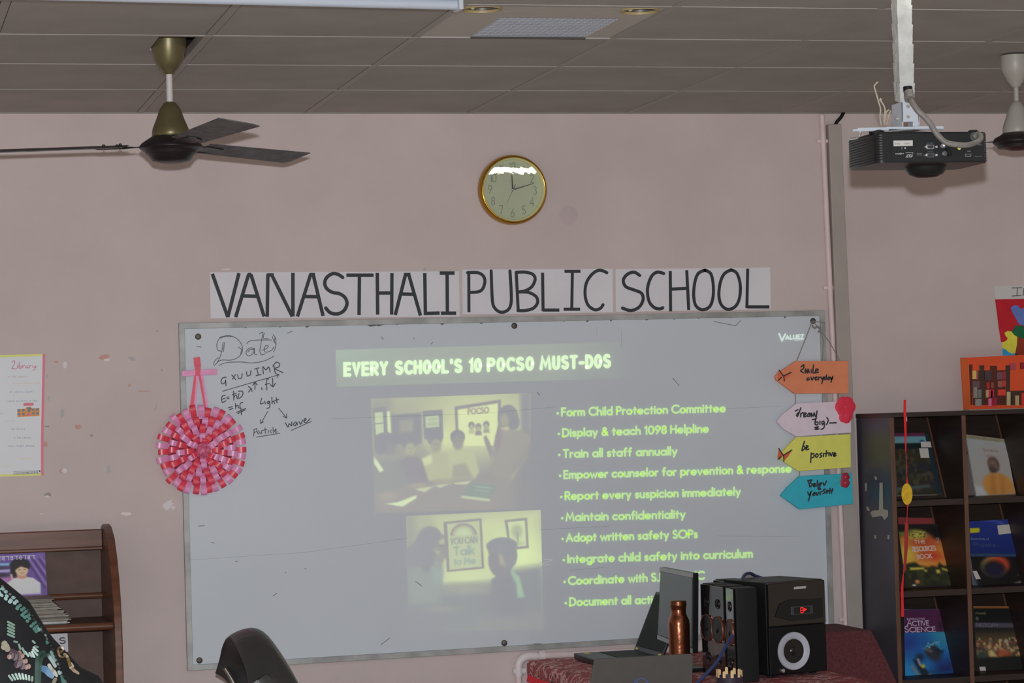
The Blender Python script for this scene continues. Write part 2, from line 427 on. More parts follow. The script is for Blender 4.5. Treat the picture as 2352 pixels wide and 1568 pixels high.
# scuffs, tape scraps and stains left on the paint
stc = [mat('stain_pale', (181, 168, 165), .8), mat('stain_red', (158, 120, 112), .8), mat('stain_grey', (139, 139, 136), .8), mat('stain_dark', (126, 118, 114), .8), mat('stain_white', (172, 166, 166), .7)]
sm = MB(); rg = random.Random(4)
def blob(px, py, rx, ry, k, rot=0):
    sm.mi = k; P = []
    for i in range(11):
        q = 2*PI*i/11; e = rg.uniform(.65, 1.1); a, b = rx*e*math.cos(q), ry*e*math.sin(q)
        P.append(atY(px+a*math.cos(rot)-b*math.sin(rot), py+a*math.sin(rot)+b*math.cos(rot), -.0006-.0001*k))
    sm.face(P)
for b_ in [(130, 831, 6, 3, 1), (150, 838, 5, 10, 4), (108, 864, 2, 6, 2, .4), (143, 948, 5, 11, 2), (108, 979, 7, 2, 3), (104, 1020, 8, 7, 1), (140, 1081, 6, 5, 1), (148, 1081, 6, 6, 4), (240, 820, 14, 9, 1), (245, 826, 10, 4, 4), (304, 824, 11, 5, 2, .3),
           (298, 884, 3, 6, 1, .6), (250, 1078, 5, 11, 2), (110, 1136, 8, 6, 3), (108, 1140, 5, 3, 4), (385, 1160, 16, 9, 4, -.6), (398, 1166, 6, 5, 4), (520, 618, 14, 2, 4), (330, 898, 18, 1.5, 1), (1310, 480, 5, 3, 0),
           (112, 915, 3, 6, 2, .4), (180, 980, 9, 7, 1), (95, 1180, 3, 2, 0), (210, 1000, 4, 3, 3), (360, 760, 3, 2, 3), (372, 850, 4, 2, 3, .5), (358, 935, 2, 9, 2, .3), (975, 618, 4, 3, 2), (290, 1180, 12, 5, 0)]: blob(*b_)
part('paint_scuff', sm, stc, wall, smooth=0)
dm = MB()
dm.disc(atY(1306, 494, -.0007), (0, -1, 0), .036, 28)
part('round_smudge', dm, mat('round_smudge', (150, 136, 136), .8, var=.05), wall, smooth=0)

# ------------------------------------------------------------------ whiteboard
YB = -.018
wb = thing('whiteboard', 'wide wall-mounted whiteboard with a worn aluminium frame and marker notes', 'whiteboard', (1.22, 0, 1.38))
q = [atY(x, y, -.012) for x, y in ((410, 742), (1893, 713), (1915, 1450), (430, 1540))]
def inset(P, k):
    a, b, c, d = P; return [a+(b-a)*k+(d-a)*k*2, b+(a-b)*k+(c-b)*k*2, c+(d-c)*k+(b-c)*k*2, d+(c-d)*k+(a-d)*k*2]
mb = MB().prism(inset(q, .006), (0, .012, 0)); part('board_panel', mb, m_board, wb, smooth=0)
qi = inset(q, .0082)
fr = MB()
for i in range(4):
    j = (i+1) % 4; fr.prism([q[i], q[j], qi[j], qi[i]], (0, -.010, 0)); fr.prism([q[i], q[j], qi[j], qi[i]], (0, .012, 0))
part('frame', fr, m_alu, wb, bevel=.0015)
YI = -.0128
for px, py in ((455, 773), (1181, 748), (1867, 737), (458, 1516), (1158, 1476)):
    c = atY(px, py, -.012)
    s_ = MB().lathe([(.011, 0), (.011, .004), (.008, .008), (0, .010)], c, 18, (Vector((1, 0, 0)), Vector((0, 0, 1)), Vector((0, -1, 0))))
    part('screw_cap', s_, mat('rusty_cap', (70, 66, 60), .5, .5, var=.3, scale=80), wb)
ink = MB()
L1 = [[(585, 160), (640, 145), (690, 150), (740, 180), (770, 230), (770, 280), (740, 320), (680, 345), (600, 345), (560, 370), (545, 388), (538, 370), (555, 340), (580, 325)],
      [(615, 198), (605, 265), (585, 330), (562, 372)], [(625, 200), (618, 275)], [(598, 272), (572, 262), (562, 220), (580, 175), (620, 155), (695, 150)], [(738, 238), (765, 258), (758, 292)],
      [(870, 250), (835, 245), (803, 275), (815, 308), (850, 300), (870, 268), (868, 248), (872, 292), (892, 300)], [(864, 258), (838, 256), (815, 280)],
      [(912, 130), (940, 118), (930, 180), (915, 265), (928, 300), (962, 292)], [(952, 122), (945, 165), (985, 168)], [(808, 212), (830, 190), (900, 180), (1010, 180)],
      [(930, 265), (970, 250), (985, 230), (965, 225), (950, 255), (965, 280), (1010, 265), (1032, 235)], [(1022, 135), (1045, 170), (1045, 230), (1028, 278)], [(1018, 150), (1030, 190), (1052, 215)], [(1040, 160), (1034, 200)],
      [(580, 390), (640, 365), (760, 360), (850, 368), (950, 352), (1032, 312)]]
drawpx(ink, L1, .0022, YI, 340, 730, 3.564)
L2 = [[(640, 485), (612, 490), (597, 520), (610, 540), (632, 525), (635, 508), (638, 556)], [(685, 465), (718, 506)], [(716, 463), (692, 500)], [(735, 465), (740, 495), (765, 490), (770, 455)],
      [(806, 440), (812, 475), (828, 470), (838, 464), (842, 430)], [(872, 418), (908, 408)], [(890, 415), (904, 468)], [(884, 472), (926, 462)], [(945, 456), (940, 400), (965, 425), (987, 400), (1000, 442)],
      [(1042, 452), (1030, 390)], [(1022, 395), (1050, 362), (1076, 375), (1070, 400), (1040, 415), (1106, 448)],
      [(822, 560), (845, 580), (852, 602)], [(845, 575), (823, 606)], [(875, 585), (875, 528)], [(858, 550), (875, 527), (893, 548)], [(930, 570), (933, 588)], [(987, 500), (970, 508), (973, 590)], [(958, 545), (992, 535)],
      [(1020, 495), (1022, 562)], [(1002, 545), (1022, 563), (1042, 535)], [(632, 632), (604, 645), (608, 690), (638, 677)], [(606, 665), (630, 657)], [(643, 650), (662, 646)], [(645, 662), (664, 658)],
      [(700, 598), (702, 672)], [(702, 652), (720, 630), (731, 662)], [(690, 628), (722, 615)], [(738, 600), (772, 600), (775, 630), (750, 656), (738, 650), (745, 618)], [(658, 735), (690, 725)], [(668, 750), (695, 740)],
      [(715, 700), (718, 742)], [(718, 725), (735, 715), (741, 736)], [(775, 690), (755, 700), (752, 742)], [(725, 772), (800, 740)], [(735, 782), (795, 752)], [(760, 735), (765, 792)],
      [(930, 658), (920, 702), (946, 695)], [(955, 680), (960, 702)], [(990, 680), (975, 690), (985, 702), (995, 685), (995, 730), (972, 740)], [(1013, 650), (1015, 702)], [(1015, 690), (1030, 680), (1036, 702)], [(1050, 653), (1056, 696)], [(1038, 675), (1070, 666)],
      [(1125, 858), (1145, 892), (1155, 865), (1175, 882), (1177, 850)], [(1207, 850), (1190, 870), (1205, 882), (1218, 855), (1222, 876)], [(1235, 848), (1250, 870), (1264, 835)], [(1275, 846), (1295, 830), (1285, 824), (1275, 845), (1295, 856), (1326, 824)]]
drawpx(ink, L2, .0034, YI, 340, 730, 3.564)
L3 = [[(608, 600), (1070, 465)], [(1044, 456), (1072, 463), (1055, 487)], [(980, 765), (925, 862)], [(918, 830), (922, 863), (946, 850)], [(1068, 738), (1135, 817)], [(1104, 805), (1136, 819), (1135, 785)],
      [(865, 967), (868, 910)], [(866, 912), (890, 905), (890, 930), (868, 936)], [(905, 922), (895, 940), (905, 950), (915, 930), (918, 948)], [(930, 948), (930, 922), (946, 918)], [(958, 898), (960, 946)], [(946, 918), (974, 911)], [(985, 918), (985, 942)],
      [(1010, 915), (998, 928), (1010, 940)], [(1022, 893), (1025, 940)], [(1035, 925), (1050, 915), (1045, 908), (1035, 925), (1045, 937), (1056, 930)], [(888, 975), (1078, 943)], [(1172, 920), (1336, 847)]]
drawpx(ink, L3, .0025, YI, 340, 730, 3.564, smooth=False)
part('marker_notes', ink, m_pen, wb, smooth=0)
m_scr = mat('scratch', (84, 82, 80), .8)                                           # scratches, dents and torn film along the top
for l in [[(1371, 750), (1371, 770)], [(1428, 757), (1427, 797)], [(760, 962), (900, 956), (1100, 950), (1278, 934)], [(432, 1286), (700, 1268), (935, 1236)], [(1240, 1216), (1400, 1208)], [(1650, 1230), (1840, 1232)], [(1308, 1309), (1388, 1303)], [(1600, 941), (1790, 933)]]:
    part('scratch', MB().ribbon([atY(x, y, YI) for x, y in l], (0, -1, 0), .0008), mat('fine_scratch', (118, 118, 120), .8), wb, smooth=0)
for a, b, c, d in [(1545, 868, 1560, 885), (876, 773, 880, 780), (990, 790, 994, 786), (950, 776, 952, 778), (1234, 900, 1240, 908), (540, 1288, 546, 1289), (456, 1208, 470, 1207), (627, 1368, 636, 1362), (875, 1480, 895, 1465), (510, 1510, 514, 1516), (955, 1335, 968, 1345), (1226, 1478, 1243, 1478), (700, 1305, 703, 1307), (655, 1313, 657, 1315), (486, 1245, 492, 1247), (452, 795, 462, 797), (660, 765, 672, 760), (1640, 738, 1690, 748), (1690, 748, 1702, 735)]:
    part('scuff_mark', MB().ribbon([atY(a, b, YI), atY(c, d, YI)], (0, -1, 0), .0022), m_scr, wb, smooth=0)
for x0, w_ in ((490, 4), (530, 8), (560, 7), (640, 7), (700, 10), (742, 16), (840, 26), (862, 18), (905, 14), (960, 8), (1010, 10), (1100, 12), (1290, 9), (1345, 8), (1400, 6), (1480, 8), (1545, 6), (1600, 10), (1670, 12), (1735, 6), (1800, 6)):
    y0 = 743-(x0-490)*.0195+9
    P = [atY(x0, y0, YI), atY(x0+w_*.4, y0+rg.uniform(1, 5), YI), atY(x0+w_, y0+rg.uniform(0, 2.5), YI), atY(x0+w_*1.3, y0-1, YI)]
    sc_ = MB(); sc_.face(P); part('torn_film', sc_, m_scr, wb, smooth=0)
gl = MB()  # white strokes paint the glare coming off a small scuff
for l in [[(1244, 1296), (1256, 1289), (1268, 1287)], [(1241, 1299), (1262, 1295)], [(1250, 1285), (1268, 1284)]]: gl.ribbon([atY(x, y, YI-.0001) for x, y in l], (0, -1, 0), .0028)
part('scuff_glint', gl, mat('glint_white', (205, 204, 212), .3), wb, smooth=0)

# ------------------------------------------------------------------ the slide thrown on the board by the projector
BASE = (156, 160, 164)
sl = thing('projected_slide', 'projected yellow-green slide of ten safety rules glowing on the whiteboard', 'projected slide', (1.3, -.014, 1.35))
def tone(c):
    d = c.a+5-np.array(BASE); d = np.where(d > 0, d*(np.clip(d, 0, 60)/44)**.2, d)
    l = np.clip(d[..., 0], -4, None)*.5+np.clip(d[..., 1], -4, None)*.5; d = d*.5+l[..., None]*np.array((.5, .52, .1))
    d[..., 2] += np.clip(d[..., 1], 0, None)*.16; c.a = np.array(BASE)+d
m_film = vmat('projector_light', emit=True)
def tmat(name, rgb):
    m = mat(name, (157, 161, 166), .5); b = m.node_tree.nodes['Principled BSDF']
    e = [max(0, p-q) for p, q in zip(lin(rgb), lin(BASE))]; b.inputs['Emission Color'].default_value = (*e, 1); b.inputs['Emission Strength'].default_value = 1; return m
m_tt = tmat('light_title', (226, 252, 208)); m_tl = tmat('light_list', (194, 232, 122)); m_tw = tmat('light_white', (216, 232, 222))
YF, YT = -.0134, -.0140
cv = Cv((0, 0, 100, 14), 150, 24, BASE)
cv.a[:] = (158, 166, 160); cv.ell(0, 2, 16, 3.5, (170, 200, 176), 3); cv.ell(40, 4, 60, 9, (162, 171, 162), 8); cv.ell(100, 7, 14, 14, (153, 158, 158), 12)
cv.a += 6; paint('title_band', cv, bil(*[atY(x, y, YF) for x, y in ((771, 803), (1428, 785), (1431, 869), (773, 888))]), m_film, sl, minus=BASE, gain=.53)
tb = MB(); z = lambda a, b: (760+a/3.267, 760+b/3.267)
def tbase(x): return 345-(x-92)*(345-280)/2013
for wd, a, b in (('EVERY', 92, 432), ("SCHOOL'S", 478, 990), ('10', 1032, 1136), ('POCSO', 1168, 1528), ('MUST-DOS', 1564, 2105)):
    a += 14; b -= 14
    textpx(tb, wd, z(a, tbase(a)-14), z(b, tbase(b)-14), 84/3.267, .0120, YT, gap=.36, wmax=.5)
part('title_text', tb, m_tt, sl, smooth=0)
LINES = [('Form Child Protection Committee', 137, 1195, 213, 186), ('Display & teach 1098 Helpline', 144, 1086, 346, 317), ('Train all staff annually', 147, 884, 480, 462), ('Empower counselor for prevention & response', 152, 1618, 615, 574),
         ('Report every suspicion immediately', 160, 1292, 751, 722), ('Maintain confidentiality', 166, 936, 887, 868), ('Adopt written safety SOPs', 168, 1016, 1020, 995), ('Integrate child safety into curriculum', 176, 1369, 1157, 1121),
         ('Coordinate with SJPU/CWC', 181, 1058, 1297, 1262), ('Document all actions', 189, 832, 1433, 1414)]
z = lambda a, b: (1240+a/2.8, 880+b/2.8)
for i, (t, xa, xb, ya, yb) in enumerate(LINES):
    mb = MB(); textpx(mb, t, z(xa+5, ya-4), z(xb-4, yb-4), 48/2.8, .0063, YT, gap=.24)
    dx = xa-25; mb.disc(atY(*z(dx+3, ya-20), YT), (0, -1, 0), .0047, 12)
    part('bullet_line', mb, m_tl, sl, smooth=0)
lg = MB(); z = lambda a, b: (1740+a/3.016, 700+b/3.016)
lg.ribbon([atY(*z(*p), YT) for p in ((150, 200), (170, 248), (192, 203))], (0, -1, 0), .006)
textpx(lg, 'ALUEZ', z(196, 239), z(318, 232), 8.6, .0042, YT, gap=.3)
lg.ribbon([atY(*z(*p), YT) for p in ((255, 246), (318, 240))], (0, -1, 0), .0015)
part('corner_logo', lg, m_tw, sl, smooth=0)
# upper picture: staff meeting
c = Cv((300, 465, 1500, 1370), 200, 151, (176, 178, 148)); c.grad((182, 185, 148), (165, 162, 158), 480, 1100)
c.ell(1100, 700, 330, 220, (208, 216, 152), 160); c.ell(860, 800, 120, 90, (208, 216, 152), 60)
c.poly([(300, 465), (450, 465), (460, 800), (300, 760)], (168, 170, 145), 30)
c.poly([(312, 545), (410, 535), (415, 755), (318, 760)], (140, 142, 138)); c.poly([(322, 575), (386, 570), (390, 752), (326, 756)], (192, 212, 170)); c.line([(322, 665), (390, 660)], 7, (140, 142, 138)); c.poly([(415, 570), (438, 570), (442, 750), (418, 752)], (208, 228, 180))
c.poly([(450, 600), (670, 590), (670, 830), (455, 830)], (148, 146, 140), 10); c.poly([(500, 640), (610, 635), (612, 740), (505, 745)], (170, 170, 150), 14)
c.poly([(683, 578), (830, 570), (832, 800), (690, 800)], (138, 148, 136), 6); c.poly([(700, 620), (802, 614), (804, 706), (702, 712)], (192, 208, 165)); c.text('STAFF', (722, 655), (785, 651), 18, 4, (172, 185, 150)); c.text('MEETING', (718, 692), (790, 688), 18, 4, (172, 185, 150))
c.poly([(922, 550), (1272, 508), (1276, 870), (1215, 880), (930, 800)], (160, 152, 136), 5); c.poly([(945, 575), (1250, 535), (1250, 700), (1215, 870), (950, 860)], (214, 226, 162))
c.text('POCSO', (1024, 615), (1178, 606), 42, 9, (166, 152, 132), .3)
for x_, y_, hc, bc in ((1048, 702, (142, 134, 124), (186, 196, 152)), (1100, 716, (150, 140, 128), (166, 142, 134)), (1160, 700, (140, 134, 124), (168, 174, 146))):
    c.poly([(x_-24, y_+66), (x_-20, y_+30), (x_+20, y_+30), (x_+26, y_+66)], bc); c.ell(x_, y_, 23, 27, hc); c.ell(x_, y_+10, 12, 15, (196, 198, 150))
c.poly([(1418, 465), (1500, 465), (1500, 1000), (1430, 900)], BASE, 18); c.poly([(1250, 870), (1500, 760), (1500, 1100), (1200, 1100)], (160, 157, 150), 50)
c.ell(1325, 650, 78, 98, (146, 145, 148)); c.ell(1368, 690, 45, 60, (146, 145, 148)); c.ell(1298, 672, 36, 58, (176, 172, 142), 10); c.poly([(1290, 730), (1335, 720), (1330, 810), (1270, 800)], (198, 206, 160), 10)
c.poly([(1232, 790), (1285, 745), (1420, 752), (1500, 800), (1490, 1000), (1330, 1190), (1190, 1110), (1215, 900)], (172, 165, 144), 12); c.poly([(1232, 790), (1285, 745), (1262, 880), (1220, 960)], (168, 148, 146), 8)
c.poly([(1138, 800), (1158, 782), (1182, 830), (1215, 930), (1190, 960), (1150, 850)], (166, 156, 134), 6); c.poly([(1305, 1178), (1330, 1172), (1485, 965), (1475, 945)], (190, 188, 150), 8)
def head(x_, y_, rx, ry, hx, hy, hrx, hry, sk, hr=(146, 143, 142)):
    c.ell(hx, hy, hrx, hry, hr); c.ell(x_, y_, rx, ry, sk, 9); c.line([(x_-18, y_-6), (x_-8, y_-6)], 5, hr); c.line([(x_+6, y_-6), (x_+16, y_-6)], 5, hr); c.line([(x_-8, y_+26), (x_+8, y_+26)], 4, (152, 142, 132))
c.poly([(490, 970), (580, 925), (690, 965), (730, 1150), (560, 1160)], (160, 152, 148), 10); head(583, 872, 40, 52, 578, 822, 58, 54, (182, 182, 142))
c.poly([(666, 955), (760, 910), (872, 935), (912, 1130), (715, 1130)], (188, 190, 146), 10); c.poly([(668, 955), (740, 920), (745, 985), (690, 1010)], (205, 212, 160), 10); head(776, 852, 42, 56, 770, 800, 56, 55, (176, 173, 142))
c.poly([(862, 905), (940, 890), (1062, 905), (1105, 1070), (1062, 1130), (885, 1130)], (192, 196, 150), 10); c.poly([(905, 1010), (1000, 1000), (1060, 1120), (890, 1125)], (176, 172, 140), 14); head(944, 832, 42, 60, 942, 790, 55, 56, (168, 163, 136))
c.poly([(300, 985), (500, 950), (570, 1160), (310, 1250)], (158, 164, 152), 12); c.ell(398, 800, 82, 66, (146, 144, 144)); c.ell(420, 862, 56, 52, (160, 155, 142), 12); c.ell(355, 850, 38, 60, (148, 146, 144)); c.poly([(308, 930), (328, 950), (378, 1032), (350, 1052), (308, 980)], (208, 224, 188))
c.poly([(300, 1245), (560, 1165), (900, 1128), (1300, 1125), (1500, 1160), (1500, 1370), (300, 1370)], (169, 162, 156), 14)
c.ell(640, 1160, 60, 20, (180, 172, 142), 14); c.ell(830, 1135, 70, 20, (180, 172, 142), 14); c.ell(400, 1240, 70, 34, (176, 168, 148), 14)
c.poly([(480, 1288), (622, 1238), (618, 1262), (512, 1326), (385, 1300)], (206, 228, 178), 6); c.poly([(606, 1190), (752, 1172), (682, 1218)], (196, 206, 166)); c.poly([(756, 1166), (884, 1154), (800, 1186)], (196, 206, 166)); c.poly([(905, 1150), (1042, 1138), (1002, 1166), (920, 1162)], (198, 206, 166))
c.poly([(958, 1250), (1042, 1150), (1228, 1180), (1182, 1290)], (146, 172, 150), 6); c.poly([(962, 1250), (1182, 1284), (1182, 1306), (962, 1272)], (192, 206, 166)); c.line([(1080, 1185), (1190, 1200)], 8, (170, 196, 166)); c.line([(1065, 1210), (1170, 1226)], 8, (166, 190, 164))
c.poly([(1400, 1040), (1500, 900), (1500, 1370), (1380, 1370)], (154, 154, 156), 60)
tone(c); paint('meeting_picture', c, bil(*[atY(760+a/3.267, 760+b/3.267, YF) for a, b in ((300, 508), (1418+82, 465), (1500, 1332), (330, 1365))]), m_film, sl, minus=BASE, gain=.53)
# lower picture: two figures talking
c = Cv((430, 95, 1950, 1430), 180, 158, (182, 187, 150)); c.grad((184, 188, 152), (174, 178, 156), 100, 900)
c.poly([(800, 150), (1950, 90), (1950, 725), (1400, 890), (800, 915)], (202, 214, 155), 120); c.ell(1720, 600, 260, 200, (212, 234, 160), 160); c.ell(1100, 850, 300, 90, (205, 220, 160), 80)
c.poly([(425, 640), (800, 905), (1390, 885), (1620, 750), (1960, 715), (1960, 1440), (425, 1440)], (155, 160, 158), 50)
c.poly([(430, 95), (520, 95), (520, 700), (430, 900)], (166, 170, 155), 60); c.ell(1090, 960, 240, 50, (172, 178, 156), 50)
c.ell(690, 420, 155, 195, BASE, 12); c.poly([(540, 380), (850, 330), (800, 470), (740, 680), (430, 700), (420, 480)], BASE, 20); c.poly([(750, 440), (800, 370), (880, 330), (860, 440), (880, 560), (800, 690), (740, 600)], (164, 166, 152), 12); c.poly([(790, 400), (860, 360), (850, 430), (800, 440)], (186, 190, 154), 10); c.poly([(730, 480), (800, 520), (790, 560), (745, 520)], (180, 184, 152), 10); c.ell(800, 450, 26, 12, (150, 148, 150), 8)
c.poly([(430, 740), (640, 700), (810, 640), (830, 760), (790, 1110), (470, 1110)], (160, 172, 164), 25); c.poly([(700, 680), (820, 720), (800, 900), (720, 900)], (158, 182, 170), 20); c.poly([(600, 680), (700, 660), (660, 760), (600, 740)], (156, 150, 154), 16)
c.poly([(845, 182), (1276, 158), (1292, 730), (872, 757)], (162, 158, 148), 6); c.poly([(888, 206), (1250, 186), (1264, 708), (902, 733)], (192, 204, 156), 5)
for rr, cc in ((150, (166, 156, 142)), (128, (184, 182, 148)), (106, (186, 204, 158)), (80, (192, 214, 170))): c.poly([(1068+rr*math.cos(R_(t)), 345-rr*.92*math.sin(R_(t))) for t in range(0, 181, 12)], cc, 8)
c.text('YOU CAN', (922, 442), (1218, 430), 66, 15, (160, 172, 160), .26); c.text('Talk', (955, 572), (1182, 560), 92, 17, (156, 184, 170), .22); c.text('to', (955, 676), (1030, 672), 70, 15, (160, 188, 172)); c.text('Me', (1070, 672), (1192, 667), 70, 15, (160, 188, 172))
c.poly([(1535, 192), (1792, 174), (1804, 516), (1580, 535)], (164, 160, 142), 6); c.poly([(1572, 216), (1766, 204), (1776, 490), (1600, 505)], (202, 220, 160), 5); c.ell(1672, 325, 62, 75, (182, 194, 150), 20); c.line([(1676, 330), (1682, 455)], 14, (166, 164, 142)); c.ell(1690, 462, 60, 18, (186, 202, 152), 10)
c.poly([(1370, 860), (1460, 790), (1580, 755), (1700, 850), (1765, 1100), (1745, 1350), (1360, 1350)], (150, 153, 159), 14); c.poly([(1570, 755), (1610, 760), (1690, 835), (1745, 1070), (1660, 1075), (1650, 920)], (160, 202, 166), 16)
c.ell(1435, 650, 96, 150, (154, 152, 154), 12); c.poly([(1345, 600), (1660, 560), (1610, 720), (1580, 800), (1460, 830), (1390, 800)], (156, 154, 156), 12); c.poly([(1450, 540), (1530, 600), (1540, 720), (1470, 690)], (180, 176, 146), 22)
c.ell(1500, 480, 175, 95, BASE, 8); c.ell(1590, 590, 80, 140, BASE, 10); c.poly([(1322, 470), (1400, 420), (1420, 560), (1345, 560)], BASE, 8); c.ell(1610, 630, 26, 40, (164, 160, 148), 10)
c.ell(800, 1180, 180, 30, (166, 170, 160), 24); c.poly([(1200, 1290), (1950, 1250), (1950, 1430), (1200, 1430)], (160, 163, 158), 40); c.poly([(425, 1150), (800, 1300), (800, 1440), (425, 1440)], (153, 156, 158), 60)
tone(c); paint('talking_picture', c, bil(*[atY(840+a/4.752, 1150+b/4.752, YF) for a, b in ((440, 165), (1910, 98), (1945, 1400), (470, 1425))]), m_film, sl, minus=BASE, gain=.53)

# ------------------------------------------------------------------ paper banner letters above the board
BN = {'V': 0}
banners = [('paper banner lettered VANASTHALI, leftmost of three above the whiteboard', [(482, 625), (1054, 623), (1056, 727), (484, 731)], (460, 590, 3.510), .0128,
  [[(97, 135), (222, 485)], [(312, 130), (222, 485)], [(285, 485), (390, 140)], [(382, 142), (412, 142)], [(408, 140), (515, 480)], [(335, 314), (470, 317)], [(545, 140), (540, 482)], [(537, 145), (592, 145)], [(575, 142), (742, 480)], [(747, 128), (747, 480)],
   [(783, 480), (890, 140)], [(880, 142), (925, 142)], [(910, 140), (990, 475)], [(822, 318), (950, 320)], [(1148, 165), (1110, 140), (1065, 135), (1020, 165), (1003, 210), (1020, 255), (1065, 285), (1120, 295), (1165, 325), (1183, 375), (1160, 430), (1110, 458), (1050, 450), (1012, 412)],
   [(1178, 147), (1397, 147)], [(1283, 150), (1280, 468)], [(1427, 128), (1430, 465)], [(1545, 130), (1543, 465)], [(1430, 290), (1545, 290)], [(1572, 468), (1655, 140)], [(1642, 142), (1695, 142)], [(1680, 140), (1775, 472)], [(1610, 298), (1715, 301)], [(1810, 130), (1815, 468)], [(1815, 455), (1930, 452)], [(1930, 130), (2050, 130)], [(1990, 130), (1992, 455)], [(1940, 453), (2063, 453)]]),
 ('paper banner lettered PUBLIC, middle of three above the whiteboard', [(1062, 619), (1407, 617), (1408, 717), (1063, 722)], (1040, 590, 2.6427), .0118,
  [[(97, 90), (98, 335)], [(90, 95), (150, 95), (185, 115), (195, 150), (180, 195), (150, 212), (100, 215)], [(233, 85), (240, 260), (255, 310), (290, 335), (330, 325), (352, 290), (355, 220), (347, 85)], [(385, 90), (397, 325)], [(385, 93), (440, 92), (485, 105), (500, 135), (480, 180), (440, 205), (400, 212)], [(400, 212), (460, 215), (505, 240), (515, 275), (490, 310), (440, 325), (395, 325)],
   [(545, 95), (548, 328)], [(545, 322), (647, 322)], [(678, 87), (775, 87)], [(726, 87), (722, 317)], [(673, 317), (773, 317)], [(935, 95), (890, 80), (845, 105), (810, 160), (803, 230), (820, 290), (860, 320), (895, 312), (912, 290)]]),
 ('paper banner lettered SCHOOL, rightmost of three above the whiteboard', [(1414, 618), (1769, 614), (1770, 710), (1415, 716)], (1040, 590, 2.6427), .0122,
  [[(1135, 112), (1100, 92), (1060, 105), (1035, 140), (1050, 180), (1100, 200), (1145, 220), (1155, 260), (1130, 305), (1080, 325), (1030, 310)], [(1280, 100), (1240, 92), (1205, 120), (1182, 190), (1190, 265), (1220, 305), (1255, 315), (1275, 308)], [(1320, 85), (1322, 330)], [(1420, 80), (1432, 322)], [(1325, 195), (1430, 190)],
   [(1530, 80), (1565, 100), (1580, 160), (1580, 240), (1560, 300), (1515, 320), (1475, 295), (1462, 230), (1470, 150), (1490, 100), (1530, 80)], [(1690, 78), (1725, 100), (1745, 170), (1740, 250), (1715, 300), (1670, 318), (1630, 290), (1615, 230), (1625, 150), (1650, 100), (1690, 78)], [(1790, 70), (1785, 310)], [(1785, 303), (1922, 303)]])]
for lab, qd, (ox, oy, s_), w_, st in banners:
    P = [atY(x, y, -.0012) for x, y in qd]
    t = thing('lettered_banner', lab, 'banner', (P[3]+P[2])/2, group='school name banners')
    part('paper_strip', MB().prism(P, (0, .0010, 0)), m_paper, t, smooth=0)
    mb = MB()
    for l in st:
        pts = [atY(ox+a/s_, oy+b/s_, -.0016) for a, b in l]
        mb.ribbon(cat(pts, 4) if len(pts) > 2 else pts, (0, -1, 0), w_, cap=len(pts) > 2)
    part('lettering', mb, m_ink, t, smooth=0)

# ------------------------------------------------------------------ wall clock
cc = atY(1179, 435, -.03); ax = (Vector((1, 0, 0)), Vector((0, 0, 1)), Vector((0, -1, 0)))
tilt = Matrix.Rotation(R_(0), 4, 'X')
ck = thing('wall_clock', 'round gold-rimmed wall clock with a pale dial above the banners', 'clock', (cc.x, 0, cc.z))
R0 = .1285
C0 = Vector((cc.x, 0, cc.z))
m_gold = mat('polished_gold', (186, 138, 48), .2, .85, raw=True)
part('rim', MB().lathe([(R0*.9, .001), (R0, .001), (R0*1.0, .018), (R0*.985, .030), (R0*.955, .038), (R0*.925, .041), (R0*.905, .040)], C0, 64, ax, False), m_gold, ck, smooth=60)
part('inner_rim', MB().lathe([(R0*.906, .0395), (R0*.893, .042), (R0*.875, .040), (R0*.855, .034), (R0*.845, .012)], C0, 64, ax, False), mat('glint_gold', (250, 232, 140), .35, .25), ck, smooth=60)  # paler gold paints in the flash reflected by the inner bevel
part('dial', MB().disc(C0+Vector((0, -.014, 0)), (0, -1, 0), R0*.85, 48), mat('dial_face', (142, 147, 124), .6), ck, smooth=0)
nm = MB(); roll = R_(-1.2)
def cp(a, r, y=.0155):
    a = R_(a)+R_(1.5); return C0+Vector((math.sin(a)*r, -y, math.cos(a)*r))
for n in range(1, 13):
    c = cp(n*30, R0*.66); s, w_ = lay(str(n), .14)
    nm = MB()
    for l in s: nm.ribbon([c+Vector(((a-w_/2)*.030*.8, 0, (b-.5)*.030)) for a, b in l], (0, -1, 0), .0023)
    part('numeral', nm, mat('numeral_grey', (92, 96, 82), .6), ck, smooth=0)
m_hand = mat('hand_black', (44, 46, 40), .4)
def hand(name, a, r, w0, back, y, m):
    d = (cp(a, 1, 0)-C0); sd = Vector((d.z, 0, -d.x)); o = C0+Vector((0, -y, 0))
    part(name, MB().prism([o-d*back-sd*w0/2, o-d*back+sd*w0/2, o+d*r+sd*w0*.22, o+d*r-sd*w0*.22], (0, .0008, 0)), m, ck, smooth=0)
hand('hour_hand', -3.5, .055, .0062, .004, .018, m_hand); hand('minute_hand', 72.5, .083, .0045, .004, .0205, m_hand); hand('second_hand', 205, .058, .0014, -.002, .023, m_hand); hand('second_hand_tail', 27, .022, .0038, .0, .0232, m_hand)
part('hub_pin', MB().lathe([(.0035, .014), (.0035, .025), (0, .0256)], C0, 14, ax), m_chrome, ck)
gm = bpy.data.materials.new('clock_glass'); gm.use_nodes = True; nt = gm.node_tree
g1 = nt.nodes.new('ShaderNodeBsdfGlossy'); g1.inputs['Roughness'].default_value = .01; t1 = nt.nodes.new('ShaderNodeBsdfTransparent'); mx = nt.nodes.new('ShaderNodeMixShader')
mx.inputs[0].default_value = .10
nz = nt.nodes.new('ShaderNodeTexNoise'); nz.inputs['Scale'].default_value = 22; bp = nt.nodes.new('ShaderNodeBump'); bp.inputs['Strength'].default_value = .018; bp.inputs['Distance'].default_value = .004
tc = nt.nodes.new('ShaderNodeTexCoord'); nt.links.new(tc.outputs['Object'], nz.inputs['Vector'])
